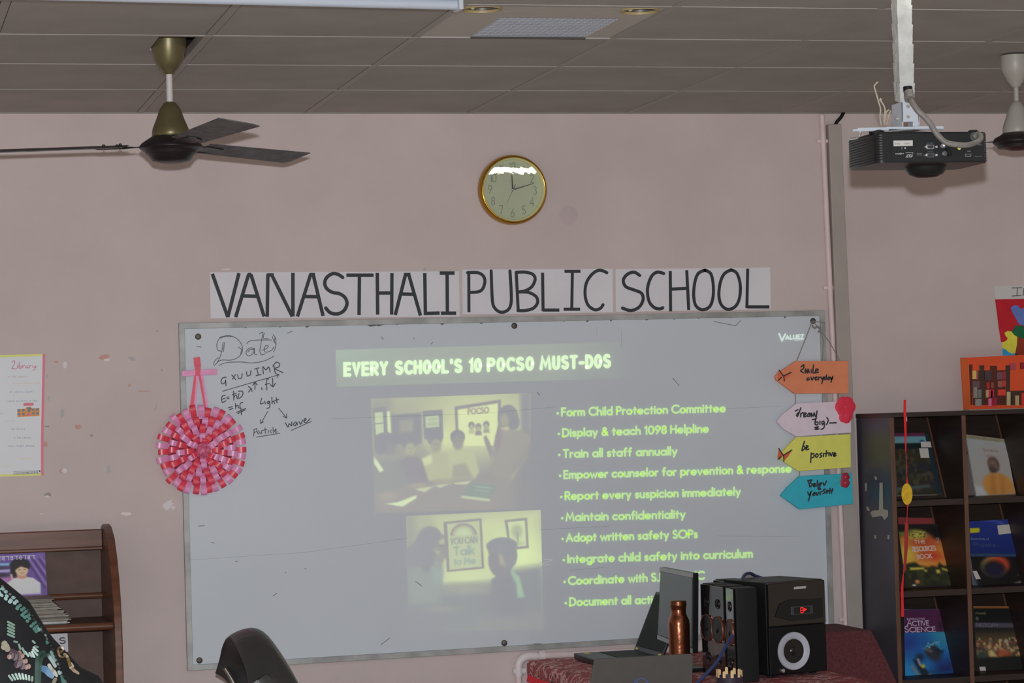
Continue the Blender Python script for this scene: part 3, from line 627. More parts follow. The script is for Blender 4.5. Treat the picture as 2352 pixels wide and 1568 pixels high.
nt.links.new(nz.outputs['Fac'], bp.inputs['Height']); nt.links.new(bp.outputs[0], g1.inputs['Normal'])
nt.links.new(t1.outputs[0], mx.inputs[1]); nt.links.new(g1.outputs[0], mx.inputs[2]); nt.links.new(mx.outputs[0], nt.nodes['Material Output'].inputs[0])
part('glass', MB().disc(C0+Vector((0, -.033, 0)), (0, -1, 0), R0*.852, 48), gm, ck, smooth=0)
ck.rotation_euler = (R_(1.33), 0, 0); ck.location.y = -.0035

# ------------------------------------------------------------------ ribbon rosette hanging at the board's left edge
m_red = mat('red_ribbon', (205, 48, 66), .32, var=.08, scale=30, spec=.6); m_pink = mat('pink_ribbon', (204, 112, 148), .32, var=.08, scale=30, spec=.6)
rc = atY(464, 1034, -.05); RR = .160
ro = thing('ribbon_rosette', 'red and pink ribbon rosette hanging over the left edge of the whiteboard', 'decoration', (rc.x, -.024, rc.z))
def loop(c, ang, ln, w, lift, h):
    """a band folded back over itself, pointing out along ang"""
    d = Vector((math.cos(ang), 0, math.sin(ang))); s_ = Vector((-d.z, 0, d.x)); b = MB(); pts = []
    for k in range(11):
        t = k/10; a = PI*t
        pts.append((ln*math.sin(a*.5) if t < .5 else ln-(ln*.55)*((t-.5)*2)**1.3, h*(.5-.5*math.cos(a))))
    ps = [(0, 0), (ln*.55, .0015), (ln*.88, .002), (ln*.98, h*.25), (ln, h*.5), (ln*.98, h*.8), (ln*.88, h), (ln*.55, h*.95), (ln*.18, h*.55)]
    o = Vector(c)+Vector((0, -lift, 0)); up_ = Vector((0, -1, 0))
    for (x0, y0), (x1, y1) in zip(ps[:-1], ps[1:]):
        a, e = o+d*x0+up_*y0, o+d*x1+up_*y1
        b.face([a-s_*w/2, e-s_*w/2, e+s_*w/2, a+s_*w/2])
    return b
rgx = random.Random(3)
for ring, (n, rad, lift, w, ln, h) in enumerate(((36, .160, .002, .0195, .050, .020), (27, .124, .016, .0195, .048, .020), (19, .093, .030, .0195, .045, .019), (12, .064, .042, .0190, .040, .017), (6, .044, .050, .017, .026, .013))):
    for i in range(n):
        a = 2*PI*(i+.35*ring)/n+rgx.uniform(-.03, .03)
        rr = rad*rgx.uniform(.95, 1.03)
        o = loop(Vector((rc.x, -.024, rc.z))+Vector((math.cos(a), 0, math.sin(a)))*(rr-ln), a, ln, w, lift+rgx.uniform(0, .006), h)
        part('ribbon_loop', o, (m_red, m_pink)[(i+ring) % 2], ro, smooth=60)
part('backing_disc', MB().lathe([(0, 0), (.118, 0), (.118, .003), (.02, .05), (0, .05)], (rc.x, -.024, rc.z), 28, ax), mat('rosette_base', (120, 40, 50), .8), ro)
cb = MB()
for i in range(60):
    a, r = rgx.uniform(0, 2*PI), .027*rgx.uniform(0, 1)**.5
    o = Vector((rc.x+.0*r+math.cos(a)*r, -.094-rgx.uniform(0, .010), rc.z+math.sin(a)*r)); s_ = .006
    v1 = Vector((rgx.uniform(-1, 1), rgx.uniform(-1, 1), rgx.uniform(-1, 1))).normalized()*s_; v2 = v1.cross(Vector((rgx.uniform(-1, 1), 1, rgx.uniform(-1, 1)))).normalized()*s_
    cb.face([o-v1, o+v2, o+v1, o-v2])
part('crumpled_centre', cb, mat('foil_pink', (186, 84, 112), .35, var=.3, scale=120), ro, smooth=0)
part('centre_base', MB().ell((rc.x, -.084, rc.z), .024, .016, .024), mat('foil_pink', (186, 84, 112)), ro)
z = lambda a, b: (340+a/3.564, 730+b/3.564)
for (a, b, m, off, w_) in (((395, 470), (355, 790), m_red, 0, .0095), ((385, 470), (338, 790), m_red, .001, .0052), ((405, 470), (378, 790), m_pink, .0005, .008), ((425, 470), (478, 770), m_red, 0, .0105), ((440, 460), (492, 770), m_pink, .001, .008)):
    pa, pb = atY(*z(*a), -.030-off), atY(*z(*b), -.030-off)
    d = (pb-pa).normalized(); s_ = Vector((d.z, 0, -d.x))*w_/2
    part('hanging_strap', MB().prism([pa-s_, pa+s_, pb+s_, pb-s_], (0, .0012, 0)), m, ro, smooth=0)
bw = MB()
bw.hexa([atY(*z(*p), -.034) for p in ((278, 432), (420, 422), (420, 470), (278, 480))], [atY(*z(*p), -.031) for p in ((278, 432), (420, 422), (420, 470), (278, 480))])
bw.hexa([atY(*z(*p), -.034) for p in ((420, 425), (565, 416), (565, 466), (420, 468))], [atY(*z(*p), -.031) for p in ((420, 425), (565, 416), (565, 466), (420, 468))])
part('bow', bw, m_pink, ro, bevel=.001)
tl = MB()
cy = [(0, 0), (.008, .004), (.012, .012), (.008, .020), (0, .024)]
for (sx, yy) in ((372, 0), ):
    a, b, c, d = [atY(*z(*p), -.036) for p in ((372, 325), (425, 318), (434, 395), (380, 400))]
    tl.hexa([a, b, c, d], [p+Vector((0, .003, 0)) for p in (a, b, c, d)])
    a, b, c, d = [atY(*z(*p), -.038) for p in ((385, 395), (434, 385), (425, 470), (388, 470))]
    tl.hexa([a, b, c, d], [p+Vector((0, .004, 0)) for p in (a, b, c, d)])
part('top_loop', tl, m_red, ro, bevel=.001)

# ------------------------------------------------------------------ library rules poster at the left
P = [atY(x, y, -.0014) for x, y in ((-190, 822), (102, 814), (98, 1090), (-186, 1100))]
po = thing('library_poster', 'white hand-lettered library rules poster with a coloured border left of the whiteboard', 'poster', (P[3]+P[2])/2)
part('paper', MB().prism(P, (0, .0012, 0)), mat('poster_white', (176, 177, 180), .6), po, smooth=0)
Yp = -.0018
mb = MB(); mb.ribbon([atY(x, y, Yp) for x, y in ((101, 813), (99, 900), (97, 1000), (97, 1092))], (0, -1, 0), .0085, False); part('pink_edge', mb, mat('poster_pink', (196, 96, 112), .6), po, smooth=0)
mb = MB(); mb.ribbon([atY(x, y, Yp) for x, y in ((-190, 823), (98, 815))], (0, -1, 0), .008, False); mb.ribbon([atY(x, y, Yp) for x, y in ((-186, 1098), (95, 1089))], (0, -1, 0), .008, False); part('yellow_edge', mb, mat('poster_yellow', (178, 178, 104), .6), po, smooth=0)
z = lambda a, b: (a/4.61, 780+b/4.61)
mb = MB(); drawpx(mb, [[(125, 240), (150, 220), (155, 250), (128, 300), (140, 308), (180, 305)], [(185, 270), (182, 300)], [(190, 250), (189, 252)], [(205, 235), (200, 295), (220, 300), (225, 280), (205, 278)], [(240, 275), (240, 300)], [(240, 282), (262, 272)], [(290, 275), (272, 285), (278, 300), (295, 290), (298, 300)], [(310, 275), (310, 300)], [(310, 282), (332, 272)], [(345, 275), (350, 292), (372, 285)], [(375, 272), (368, 310), (352, 322)], [(372, 298), (392, 285)], [(125, 300), (150, 312)]], .0018, Yp, 0, 780, 4.61)
part('title_lettering', mb, mat('poster_red', (160, 60, 90), .6), po, smooth=0)
tl_ = [('in the Library', 290, 398, 20, (150, 128, 134)), ('bring a Library card', 418, 465, 18, (176, 150, 138)), ('of Library books', 352, 557, 20, (118, 134, 150)), ('read anything in the', 392, 655, 20, (112, 130, 124)), ('times', 34, 785, 16, (170, 140, 148)), ('out the', 148, 866, 16, (160, 158, 164)), ('the Library', 262, 950, 18, (122, 118, 130)),
       ('in the Library', 328, 1043, 18, (116, 124, 136)), ('more might please', 365, 1130, 20, (120, 124, 144)), ('in the right', 340, 1262, 16, (178, 166, 140)), ('carefully', 130, 1345, 16, (170, 172, 148))]
for t, xe, yb, cap, colr in tl_:
    _, w_ = lay(t, .34, .7); mb = MB(); ww = w_*cap*1.05
    textpx(mb, t, z(xe-ww, yb+3), z(xe, yb), cap/4.61, .0009, Yp, gap=.34, space=.7, caps=False)
    part('text_line', mb, mat('poster_ink_%d_%d_%d' % colr, colr, .7), po, smooth=0)
mb = MB(); ob = mat('drawn_orange', (186, 116, 62), .6)
mb.face([atY(*z(*p), Yp) for p in ((182, 735), (418, 722), (418, 806), (184, 818))]); mb.face([atY(*z(*p), Yp) for p in ((275, 715), (332, 708), (334, 735), (276, 738))])
mb.mi = 1
for a, b in ((200, 748), (245, 745), (350, 740), (395, 738), (200, 788), (248, 786), (355, 780), (395, 778)): mb.face([atY(*z(a+p, b+q_), Yp-.0002) for p, q_ in ((-13, -12), (13, -12), (13, 12), (-13, 12))])
mb.face([atY(*z(p, q_), Yp-.0002) for p, q_ in ((292, 715), (318, 713), (318, 765), (293, 767))])
mb.mi = 2; mb.face([atY(*z(p, q_), Yp) for p, q_ in ((248, 672), (356, 667), (356, 696), (248, 700))]); mb.face([atY(*z(p, q_), Yp-.0002) for p, q_ in ((288, 778), (322, 776), (324, 808), (290, 810))])
part('drawn_school', mb, [ob, mat('drawn_blue', (84, 108, 120), .6), mat('drawn_pink', (192, 92, 108), .6)], po, smooth=0)
mb = MB(); mb.ribbon([atY(*z(*p), Yp) for p in ((145, 1395), (432, 1384))], (0, -1, 0), .0008); mb.ribbon([atY(*z(*p), Yp) for p in ((145, 1425), (432, 1412))], (0, -1, 0), .001); mb.ribbon([atY(*z(*p), Yp) for p in ((147, 1393), (147, 1426))], (0, -1, 0), .001)
textpx(mb, 'VANASTHALI PUBLIC SCHOOL', z(156, 1420), z(405, 1408), 17/4.61, .0008, Yp, caps=False); mb.disc(atY(*z(420, 1390), Yp), (0, -1, 0), .003)
part('name_box', mb, m_pen, po, smooth=0)

# ------------------------------------------------------------------ pipes
m_pipe = mat('painted_pipe', (172, 154, 153), .5, var=.05, scale=10); m_trunk = mat('grey_trunking', (130, 122, 116), .5, var=.05, scale=8)
pp = thing('conduit_pipe', 'thin pink-painted conduit pipe running up the wall right of the whiteboard', 'pipe', atY(1943, 1430, -.02))
a, b = atY(1888, 264, -.014), atY(1944, 1470, -.014); part('pipe', MB().tube([a+(a-b)*.0, b+(b-a)*.35], .0105, 14), m_pipe, pp, smooth=60)
for t in (.05, .33, .96):
    p = a+(b-a)*t; part('pipe_saddle', MB().box(p+Vector((0, .004, 0)), (.05, .012, .014)), m_pipe, pp, bevel=.002)
tk = thing('cable_trunking', 'flat grey cable trunking on the wall between conduit pipe and bookcase', 'trunking', atY(1967, 1470, -.02))
q = [atY(x, y, -.032) for x, y in ((1903, 285), (1933, 285), (1984, 1470), (1949, 1470))]; d1, d2 = (q[3]-q[0])*.35, (q[2]-q[1])*.35
part('cover', MB().prism([q[0], q[1], q[2]+d2, q[3]+d1], (0, .0318, 0)), m_trunk, tk, bevel=.003)
tag(part('black_cable', MB().tube(cat([atY(1938, 258, -.03), atY(1931, 270, -.03), atY(1922, 280, -.025), atY(1918, 290, -.02)], 5), .0065, 10), m_dark), 'short black cable entering the top of the grey trunking', 'cable')
dp = thing('drain_pipe', 'white water pipe with an elbow running under the whiteboard', 'pipe', atY(1192, 1560, -.03))
Yd = -.035
part('pipe', MB().tube([atY(1218, 1507, Yd), atY(1600, 1488, Yd)], .0125, 14), m_pipe, dp, smooth=60)
part('elbow', MB().tube(cat([atY(1232, 1506, Yd), atY(1207, 1508, Yd), atY(1193, 1520, Yd), atY(1191, 1538, Yd)], 6), .0155, 14), mat('pvc_white', (176, 166, 166), .4), dp, smooth=60)
part('pipe_coupling', MB().tube([atY(1243, 1494, Yd), atY(1246, 1517, Yd)], .006, 12).tube([atY(1236, 1506, Yd), atY(1250, 1505, Yd)], .018, 14), mat('pvc_white', (176, 166, 166)), dp, smooth=60)
part('pipe_drop', MB().tube([atY(1191, 1536, Yd), atY(1197, 1800, Yd)], .0125, 14), m_pipe, dp, smooth=60)
part('tee_joint', MB().tube([atY(1191, 1534, Yd), atY(1192, 1552, Yd)], .016, 14).tube([atY(1178, 1542, Yd), atY(1206, 1540, Yd)], .0125, 12), mat('pvc_white', (176, 166, 166)), dp, smooth=60)

# ------------------------------------------------------------------ hanging wall arrows
z = lambda a, b: (1740+a/3.016, 700+b/3.016)
ar = thing('arrow_hanging', 'string of four coloured arrow plaques hanging at the right edge of the whiteboard', 'wall hanging', atY(1870, 1160, -.05))
YA = -.050
def nr(n): return Vector(n)
plq = [('orange plaque reading smile everyday', (208, 106, 74), [(122, 495), (150, 465), (268, 388), (632, 388), (632, 612), (258, 615), (130, 520)]), ('pink plaque reading dream big', (192, 164, 172), [(132, 808), (170, 760), (268, 682), (645, 664), (650, 884), (268, 912), (180, 860)]),
       ('yellow plaque reading be positive', (186, 176, 82), [(140, 1050), (200, 985), (268, 916), (645, 894), (648, 1125), (285, 1152), (190, 1090)]), ('teal plaque reading believe in yourself', (40, 142, 158), [(160, 1320), (200, 1270), (290, 1186), (655, 1165), (662, 1378), (292, 1416)])]
words = [[[(300, 430), (320, 415), (318, 440), (298, 455), (318, 470)], [(330, 472), (332, 445), (345, 470), (350, 445), (358, 470)], [(372, 448), (372, 470)], [(388, 415), (384, 468), (395, 470)], [(405, 460), (420, 448), (405, 445), (402, 470), (422, 465)], [(355, 505), (342, 510), (345, 522), (360, 515)], [(370, 500), (378, 520), (388, 500)], [(400, 510), (410, 500), (398, 505), (402, 520), (412, 516)], [(420, 500), (422, 520)], [(422, 508), (436, 500)], [(442, 500), (448, 515), (458, 500), (445, 545)], [(478, 485), (475, 515), (465, 515), (468, 500), (478, 505)], [(492, 500), (485, 515), (498, 515), (498, 500)], [(505, 500), (512, 515), (522, 495), (508, 535)]],
         [[(262, 735), (280, 725)], [(300, 712), (278, 770), (270, 760), (285, 745)], [(300, 750), (298, 775)], [(300, 755), (315, 745)], [(322, 765), (338, 752), (322, 750), (322, 775), (340, 768)], [(355, 750), (345, 770), (360, 770), (362, 750)], [(372, 775), (372, 750), (385, 770), (392, 748), (400, 772)], [(412, 735), (405, 790)], [(380, 795), (400, 790)], [(402, 790), (398, 825), (415, 830), (418, 812), (402, 812)], [(432, 805), (432, 828)], [(460, 805), (445, 810), (450, 828), (462, 815), (460, 850), (440, 862)], [(480, 780), (490, 800), (478, 828)], [(500, 818), (545, 816)], [(395, 850), (420, 845), (400, 862), (425, 858)]],
         [[(325, 945), (308, 1000), (312, 1008), (328, 990), (318, 975)], [(335, 995), (350, 980), (338, 975), (336, 1002), (355, 998)], [(372, 1025), (368, 1090)], [(372, 1035), (390, 1030), (388, 1055), (370, 1058)], [(410, 1030), (400, 1045), (410, 1055), (420, 1040), (410, 1030)], [(445, 1025), (432, 1035), (445, 1045), (432, 1058)], [(458, 1028), (456, 1050)], [(478, 1010), (474, 1048)], [(465, 1030), (490, 1025)], [(495, 1025), (494, 1045)], [(502, 1025), (510, 1045), (520, 1022)], [(528, 1040), (542, 1030), (530, 1025), (528, 1048), (545, 1042)]],
         [[(350, 1215), (362, 1260)], [(348, 1220), (375, 1212), (365, 1232), (382, 1245), (362, 1260)], [(390, 1250), (402, 1240), (390, 1238), (390, 1258), (405, 1252)], [(415, 1215), (412, 1255)], [(425, 1235), (424, 1255)], [(432, 1248), (445, 1235), (434, 1235), (434, 1255)], [(455, 1232), (462, 1250), (478, 1220)], [(420, 1262), (420, 1280)], [(428, 1278), (430, 1265), (438, 1276)], [(348, 1295), (358, 1318), (372, 1290), (352, 1358)], [(392, 1300), (382, 1315), (395, 1318), (398, 1302), (392, 1300)], [(408, 1300), (412, 1318), (425, 1298)], [(435, 1315), (434, 1298), (448, 1292)], [(470, 1275), (455, 1282), (468, 1298), (452, 1308)], [(478, 1300), (490, 1288), (478, 1284), (480, 1305)], [(502, 1270), (498, 1305)], [(520, 1272), (512, 1305)], [(495, 1288), (522, 1282)]]]
for (lab, colr, pl), wd in zip(plq, words):
    o = part('plaque', MB().prism([atY(*z(*p), YA) for p in pl], (0, .014, 0)), mat('plaque_%d' % colr[0], colr, .6, var=.04, scale=20), ar, bevel=.0015, label=lab)
    mb = MB(); drawpx(mb, wd, .0052, YA-.0008, 1740, 700, 3.016); part('lettering', mb, m_ink, o, smooth=0)
def petals(parent, name, cx, cy, r, n, colr, cen=None):
    mb = MB()
    for k in range(n):
        a = 2*PI*k/n; c = atY(*z(cx+math.cos(a)*r*.62, cy+math.sin(a)*r*.62), YA-.006)
        mb.ell(c, r*.0023*.24, .0025, r*.0023*.24, 10, 6)
    c = atY(*z(cx, cy), YA-.007); mb.mi = 1; mb.ell(c, .0035, .003, .0035, 10, 6)
    part(name, mb, [mat('petal_%d' % colr[0], colr, .6), mat('petal_eye', cen or colr, .6)], parent)
ps = [o for o in ar.children]
petals(ps[1], 'felt_flower', 608, 705, 46, 6, (205, 36, 56), (214, 84, 96)); petals(ps[1], 'felt_flower', 610, 770, 32, 5, (206, 38, 58), (206, 38, 58))
petals(ps[3], 'felt_flower', 608, 1192, 20, 5, (128, 24, 44), (110, 20, 40)); petals(ps[3], 'felt_flower', 606, 1232, 22, 5, (130, 26, 46), (110, 20, 40))
mb = MB(); drawpx(mb, [[(530, 1185), (560, 1205), (600, 1215)], [(520, 1258), (560, 1225), (598, 1215)], [(590, 1180), (602, 1215)]], .0016, YA-.001, 1740, 700, 3.016); part('stem', mb, mat('stem_green', (70, 120, 70), .6), ps[3], smooth=0)
def butterfly(parent, pts, body, m):
    mb = MB()
    for w in pts: mb.prism([atY(*z(*p), YA-.004) for p in w], (0, .0015, 0))
    mb.mi = 1
    for l in body: mb.tube([atY(*z(*p), YA-.005) for p in l], .0022, 6)
    part('butterfly', mb, [m, m_ink], parent, smooth=0)
butterfly(ps[2], [[(148, 995), (178, 1042), (150, 1072), (140, 1058)], [(178, 1040), (240, 1005), (215, 1045), (182, 1082)]], [[(146, 992), (180, 1045)], [(240, 1004), (180, 1040), (182, 1085)], [(140, 1070), (165, 1050)]], mat('butterfly_orange', (170, 74, 48), .6))
butterfly(ps[0], [[(140, 455), (180, 492), (148, 525), (140, 500)], [(182, 490), (235, 468), (205, 510), (182, 530)]], [[(148, 450), (182, 495), (185, 530)], [(235, 466), (180, 492)], [(142, 524), (168, 500)]], mat('butterfly_rust', (176, 84, 58), .6))
m_strg = mat('grey_string', (104, 98, 94), .8); Ys = -.046
for l in [[(380, 110), (330, 240), (272, 385)], [(384, 112), (430, 170), (500, 260), (570, 385)], [(262, 612), (262, 684)], [(560, 612), (562, 672)], [(268, 905), (268, 920)], [(290, 1150), (292, 1190)], [(590, 1130), (592, 1172)], [(384, 112), (470, 125)], [(440, 180), (455, 250), (450, 385)]]:
    part('string', MB().tube([atY(*z(*p), Ys) for p in l], .0017, 6), m_strg, ar)
sg = MB(); sg.tube(cat([atY(*z(*p), Ys-.003) for p in ((378, 140), (395, 160), (418, 150), (435, 178), (420, 185))], 4), .0035, 8)
part('string_knot', sg, m_strg, ar)
# ------------------------------------------------------------------ ceiling fans
def scl(p): return FPX/((Vector(p)-CAM).dot(fw))
m_brass = mat('olive_brass', (92, 84, 58), .38, .5, var=.06, scale=12, lit=.6); m_rod = mat('white_rod', (178, 172, 168), .4, lit=.66)
m_hub = mat('fan_hub_black', (24, 19, 20), .38, spec=.4); m_blade = mat('dusty_blade', (84, 80, 80), .6, rgb2=(58, 56, 58), scale=10, stretch=(3, 3, 3), lit=.6)
m_fcream = mat('cream_fan', (140, 134, 127), .4, lit=.66)
def fan(label, c, k, zs, mc, mr, angles, broken=False):
    """c centre on plan; zs: canopy top, canopy bottom, bell top, bell bottom, hub middle, hub bottom; k overall radius"""
    t = thing('ceiling_fan', label, 'fan', (c[0], c[1], zs[5]), group='ceiling fans')
    o = (c[0], c[1], 0); zt, zb, bt, bb, hm, hb = zs
    part('canopy', MB().lathe([(.0, zt), (.053*k, zt), (.0535*k, zt-.02), (.0525*k, zt-.045), (.042*k, zb+.04), (.027*k, zb+.016), (.018*k, zb+.008), (.017*k, zb+.004), (.012*k, zb)], o, 40), mc, t, smooth=50)
    part('down_rod', MB().lathe([(.0095*k, zb+.02), (.0095*k, bt-.01)], o, 20), mr, t, smooth=60)
    b = bt-bb
    part('motor_bell', MB().lathe([(.010*k, bt+.004), (.018*k, bt), (.031*k, bt-.18*b), (.0375*k, bt-.38*b), (.044*k, bt-.55*b), (.0525*k, bt-.76*b), (.0545*k, bt-.88*b), (.0545*k, bb), (.05*k, bb-.004)], o, 44), mc, t, smooth=50)
    part('hub', MB().lathe([(.05*k, bb+.004), (.066*k, bb-.006), (.085*k, hm+.012), (.0925*k, hm+.003), (.0925*k, hm-.003), (.083*k, hm-.010), (.079*k, hm-.0105), (.074*k, hm-.020), (.07*k, hm-.0205), (.055*k, hb+.006), (.03*k, hb), (0, hb)], o, 48), m_hub, t, smooth=40)
    for n, a in enumerate(angles):
        d = Vector((math.cos(a), math.sin(a), 0)); s_ = Vector((-d.y, d.x, 0)); pitch = R_(-10); O = Vector((c[0], c[1], hm+.004))
        sv = s_*math.cos(pitch)+Vector((0, 0, math.sin(pitch)))
        nn = d.cross(sv).normalized(); r1, r2 = .135, .60*k
        mb = MB(); top = [O+d*r1-sv*.045, O+d*r2*.97-sv*.062, O+d*r2*1.0+sv*.03, O+d*(r2*.985)+sv*.055, O+d*r1+sv*.045]
        top = [p+Vector((0, 0, .004)) for p in top]
        mb.prism(top, nn*-.003); bl = part('blade', mb, m_blade, t, smooth=0, bevel=.0008)
        ir = MB(); ir.prism([O+d*.06-s_*.03, O+d*.13-sv*.03, O+d*.215-sv*.020, O+d*.225, O+d*.215+sv*.020, O+d*.13+sv*.03, O+d*.06+s_*.03], Vector((0, 0, -.003)))
        part('blade_iron', ir, m_hub, bl, smooth=0)
        for q, e in ((.155, .022), (.155, -.022), (.20, 0)):
            p = O+d*q+sv*e+Vector((0, 0, .005)); part('bolt', MB().lathe([(.0045, 0), (.0045, .005), (0, .007)], p, 10), m_hub, bl)
    return t
zz = lambda y, x=393: atY(x, y, -1.6).z
FC = (-.204, -1.6)
a2, a3, a1 = R_(90-168), R_(90-48), R_(90-288)
fan('olive brass ceiling fan with three dark dusty blades, over the left of the board', FC, 1.0, (2.80, zz(171), zz(237), zz(314), zz(338), zz(374)), m_brass, m_rod, (a1, a2, a3))
z5 = lambda y: atY(2335, y, -1.6).z
fan('cream ceiling fan with a glossy black hub behind the projector', (2.497, -1.6), .86, (2.738, z5(201), z5(235), z5(306), z5(325), z5(345)), m_fcream, mat('cream_fan', (140, 134, 127)), (R_(30), R_(150), R_(-90)))

# ------------------------------------------------------------------ recessed light with a mirrored louvre, batten lights
XL0, XL1, YL0, YL1 = cols[7]+.014, cols[8]-.014, -rows[4]+.014, -rows[3]-.014
tr = thing('recessed_ceiling_light', 'square recessed ceiling light with mirrored louvre and two round spot openings', 'ceiling light', ((XL0+XL1)/2, (YL0+YL1)/2, H+.02))
m_fit = mat('fitting_grey', (142, 135, 129), .55); m_cup = mat('spot_cup_gold', (128, 112, 78), .5)
hx0, hx1, hy0, hy1 = XL0+.15, XL1-.075, YL0+.215, YL1-.0
fp = MB()
zc = H+.004
def plate(x0, y0, x1, y1): fp.bx((x0, y0, zc), (x1, y1, zc+.012))
plate(XL0, hy0, hx0, YL1); plate(hx1, hy0, XL1, YL1)
yr = YL0+.058; rr_ = .052; xs1, xs2 = XL0+.060, XL1-.064
plate(XL0, YL0, XL1, yr-rr_-.001); plate(XL0, yr+rr_+.001, XL1, hy0)
for xs in (xs1, xs2):                                   # plate around each round opening
    n = 24
    for k in range(n):
        q0, q1 = 2*PI*k/n, 2*PI*(k+1)/n
        def sq(q):
            cx_, sy_ = math.cos(q), math.sin(q); m_ = max(abs(cx_), abs(sy_)); return (xs+rr_*1.015*cx_/m_, yr+rr_*1.015*sy_/m_)
        a, b = sq(q0), sq(q1); fp.face([(xs+rr_*math.cos(q0), yr+rr_*math.sin(q0), zc), (xs+rr_*math.cos(q1), yr+rr_*math.sin(q1), zc), (b[0], b[1], zc), (a[0], a[1], zc)])
plate(XL0, yr-rr_, xs1-rr_*1.01, yr+rr_); plate(xs1+rr_*1.01, yr-rr_, xs2-rr_*1.01, yr+rr_); plate(xs2+rr_*1.01, yr-rr_, XL1, yr+rr_)
part('face_plate', fp, m_fit, tr, smooth=0)
for xs in (xs1, xs2):
    sp = part('spot_cup', MB().lathe([(rr_, .004), (rr_*1.0, .02), (rr_*.8, .09), (0, .10)], (xs, yr, H), 28, None, False), mat('spot_inside', (84, 78, 70), .35, .4), tr, smooth=50)
    part('gold_trim', MB().lathe([(rr_*1.06, .004), (rr_*1.05, -.001), (rr_*.99, -.001), (rr_*.97, .006)], (xs, yr, H), 32, None, False), m_cup, sp, smooth=50)
    part('bulb_holder', MB().tube([(xs-.022, yr+.02, H+.01), (xs-.022, yr+.02, H+.05)], .005, 8).ell((xs-.022, yr+.02, H+.01), .007, .007, .007, 10, 6), mat('holder_gold', (196, 176, 130), .3, .5), sp)
m_mir = mat('mirror_louvre', (138, 138, 144), .38, .45, lit=.6)
lv = MB(); nL = 18
for k in range(nL+1):
    x = hx0+(hx1-hx0)*k/nL; lv.bx((x-.0012, hy0, H+.006), (x+.0012, hy1, H+.04))
lv.mi = 1
for k in range(13):
    y = hy0+(hy1-hy0)*k/12; lv.bx((hx0, y-.0012, H+.004), (hx1, y+.0012, H+.03))
part('louvre', lv, [mat('sparkle_louvre', (205, 208, 214), .3, .3, lit=.5), m_mir], tr, smooth=0)  # long blades coloured paler than the cross blades to paint in mirror sparkle
part('reflector_tray', MB().bx((hx0-.005, hy0-.005, H+.075), (hx1+.005, hy1, H+.08)).bx((hx0-.006, hy0-.006, H+.012), (hx0, hy1, H+.08)).bx((hx1, hy0-.006, H+.012), (hx1+.006, hy1, H+.08)).bx((hx0-.006, hy0-.008, H+.016), (hx1+.006, hy0-.001, H+.08)).bx((hx0-.006, hy1-.002, H+.006), (hx1+.006, hy1, H+.08)), m_mir, tr, smooth=0)
part('louvre_rim', MB().bx((hx0, hy1-.004, H-.002), (hx1, hy1+.003, H+.004)), m_gap, tr, smooth=0)
m_bw = mat('batten_white', (182, 186, 194), .4, lit=.85)
def batten(label, x0, x1, y, w, lit):
    t = thing('batten_light', label, 'ceiling light', ((x0+x1)/2, y, H-.045), group='batten lights')
    part('housing', MB().bx((x0, y-w/2, H-.022), (x1, y+w/2, H)), m_bw, t, bevel=.003)
    part('diffuser', MB().tube([(x0+.012, y, H-.034), (x1-.012, y, H-.034)], .0135, 16), lit, t, smooth=60)
    for x in (x0, x1-.012): part('end_cap', MB().bx((x, y-w/2, H-.05), (x+.012, y+w/2, H)), m_bw, t, bevel=.002)
    return t
pe, pf = atZ(1062, 19, H-.046), atZ(300, 1, H-.046)
bt_ = batten('white unlit batten light at the top edge of the view, left of the recessed light', -1.2, 0, 0, .055, mat('batten_opal', (176, 182, 192), .4, lit=.85))
bt_.matrix_basis = Matrix.Translation((pe.x, pe.y+.02, 0)) @ Matrix.Rotation(math.atan2(pe.y-pf.y, pe.x-pf.x), 4, 'Z') @ bt_.matrix_basis
batten('lit batten light on the ceiling nearer than the recessed light', 1.15, 2.95, -3.62, .05, emat('tube_glow', (255, 250, 240), 13))

# ------------------------------------------------------------------ projector on its ceiling pole
YP = -3.6
z = lambda a, b: (1940+a/6.533, 190+b/6.533)
def P3(a, b, Y=YP): return atY(*z(a, b), Y)
o_ = P3(1300, 980)
pj = thing('projector', 'black projector hung upside down under a white ceiling pole', 'projector', o_)
x0, x1 = P3(470, 900).x, P3(2165, 900).x; zt, zb = P3(1300, 728).z, P3(1300, 1192).z
zt = (P3(470, 750).z+P3(2165, 722).z)/2; zb = (P3(490, 1212).z+P3(2165, 1180).z)/2
DPT = .185
body = MB()
def rr(x0, x1, y0, y1, r, zz_, n=5):
    out = []
    for cx_, cy_, a0 in ((x1-r, y0+r, -90), (x1-r, y1-r, 0), (x0+r, y1-r, 90), (x0+r, y0+r, 180)):
        out += [(cx_+r*math.cos(R_(a0+90*k/n)), cy_+r*math.sin(R_(a0+90*k/n)), zz_) for k in range(n+1)]
    return out
lay_ = []
for k in range(25):
    f = k/24; ins = .0016 if k % 2 else 0
    if k in (0, 24): ins = .003
    lay_.append((ins, zb+(zt-zb)*f))
lp = [rr(x0+i, x1-i, YP+i*.2, YP+DPT-i, .018, zz_) for i, zz_ in lay_]
base = 0; n_ = len(lp[0])
for L in lp: body.v += [Vector(p) for p in L]
for k in range(len(lp)-1):
    for i in range(n_): body.f.append([k*n_+i, k*n_+(i+1) % n_, (k+1)*n_+(i+1) % n_, (k+1)*n_+i]); body.m.append(0)
body.f.append(list(range(n_))[::-1]); body.f.append([(len(lp)-1)*n_+i for i in range(n_)]); body.m += [0, 0]
part('case', body, mat('projector_case', (22, 23, 25), .28, spec=.6, lit=.8), pj, smooth=20)
Yq = YP-.0006
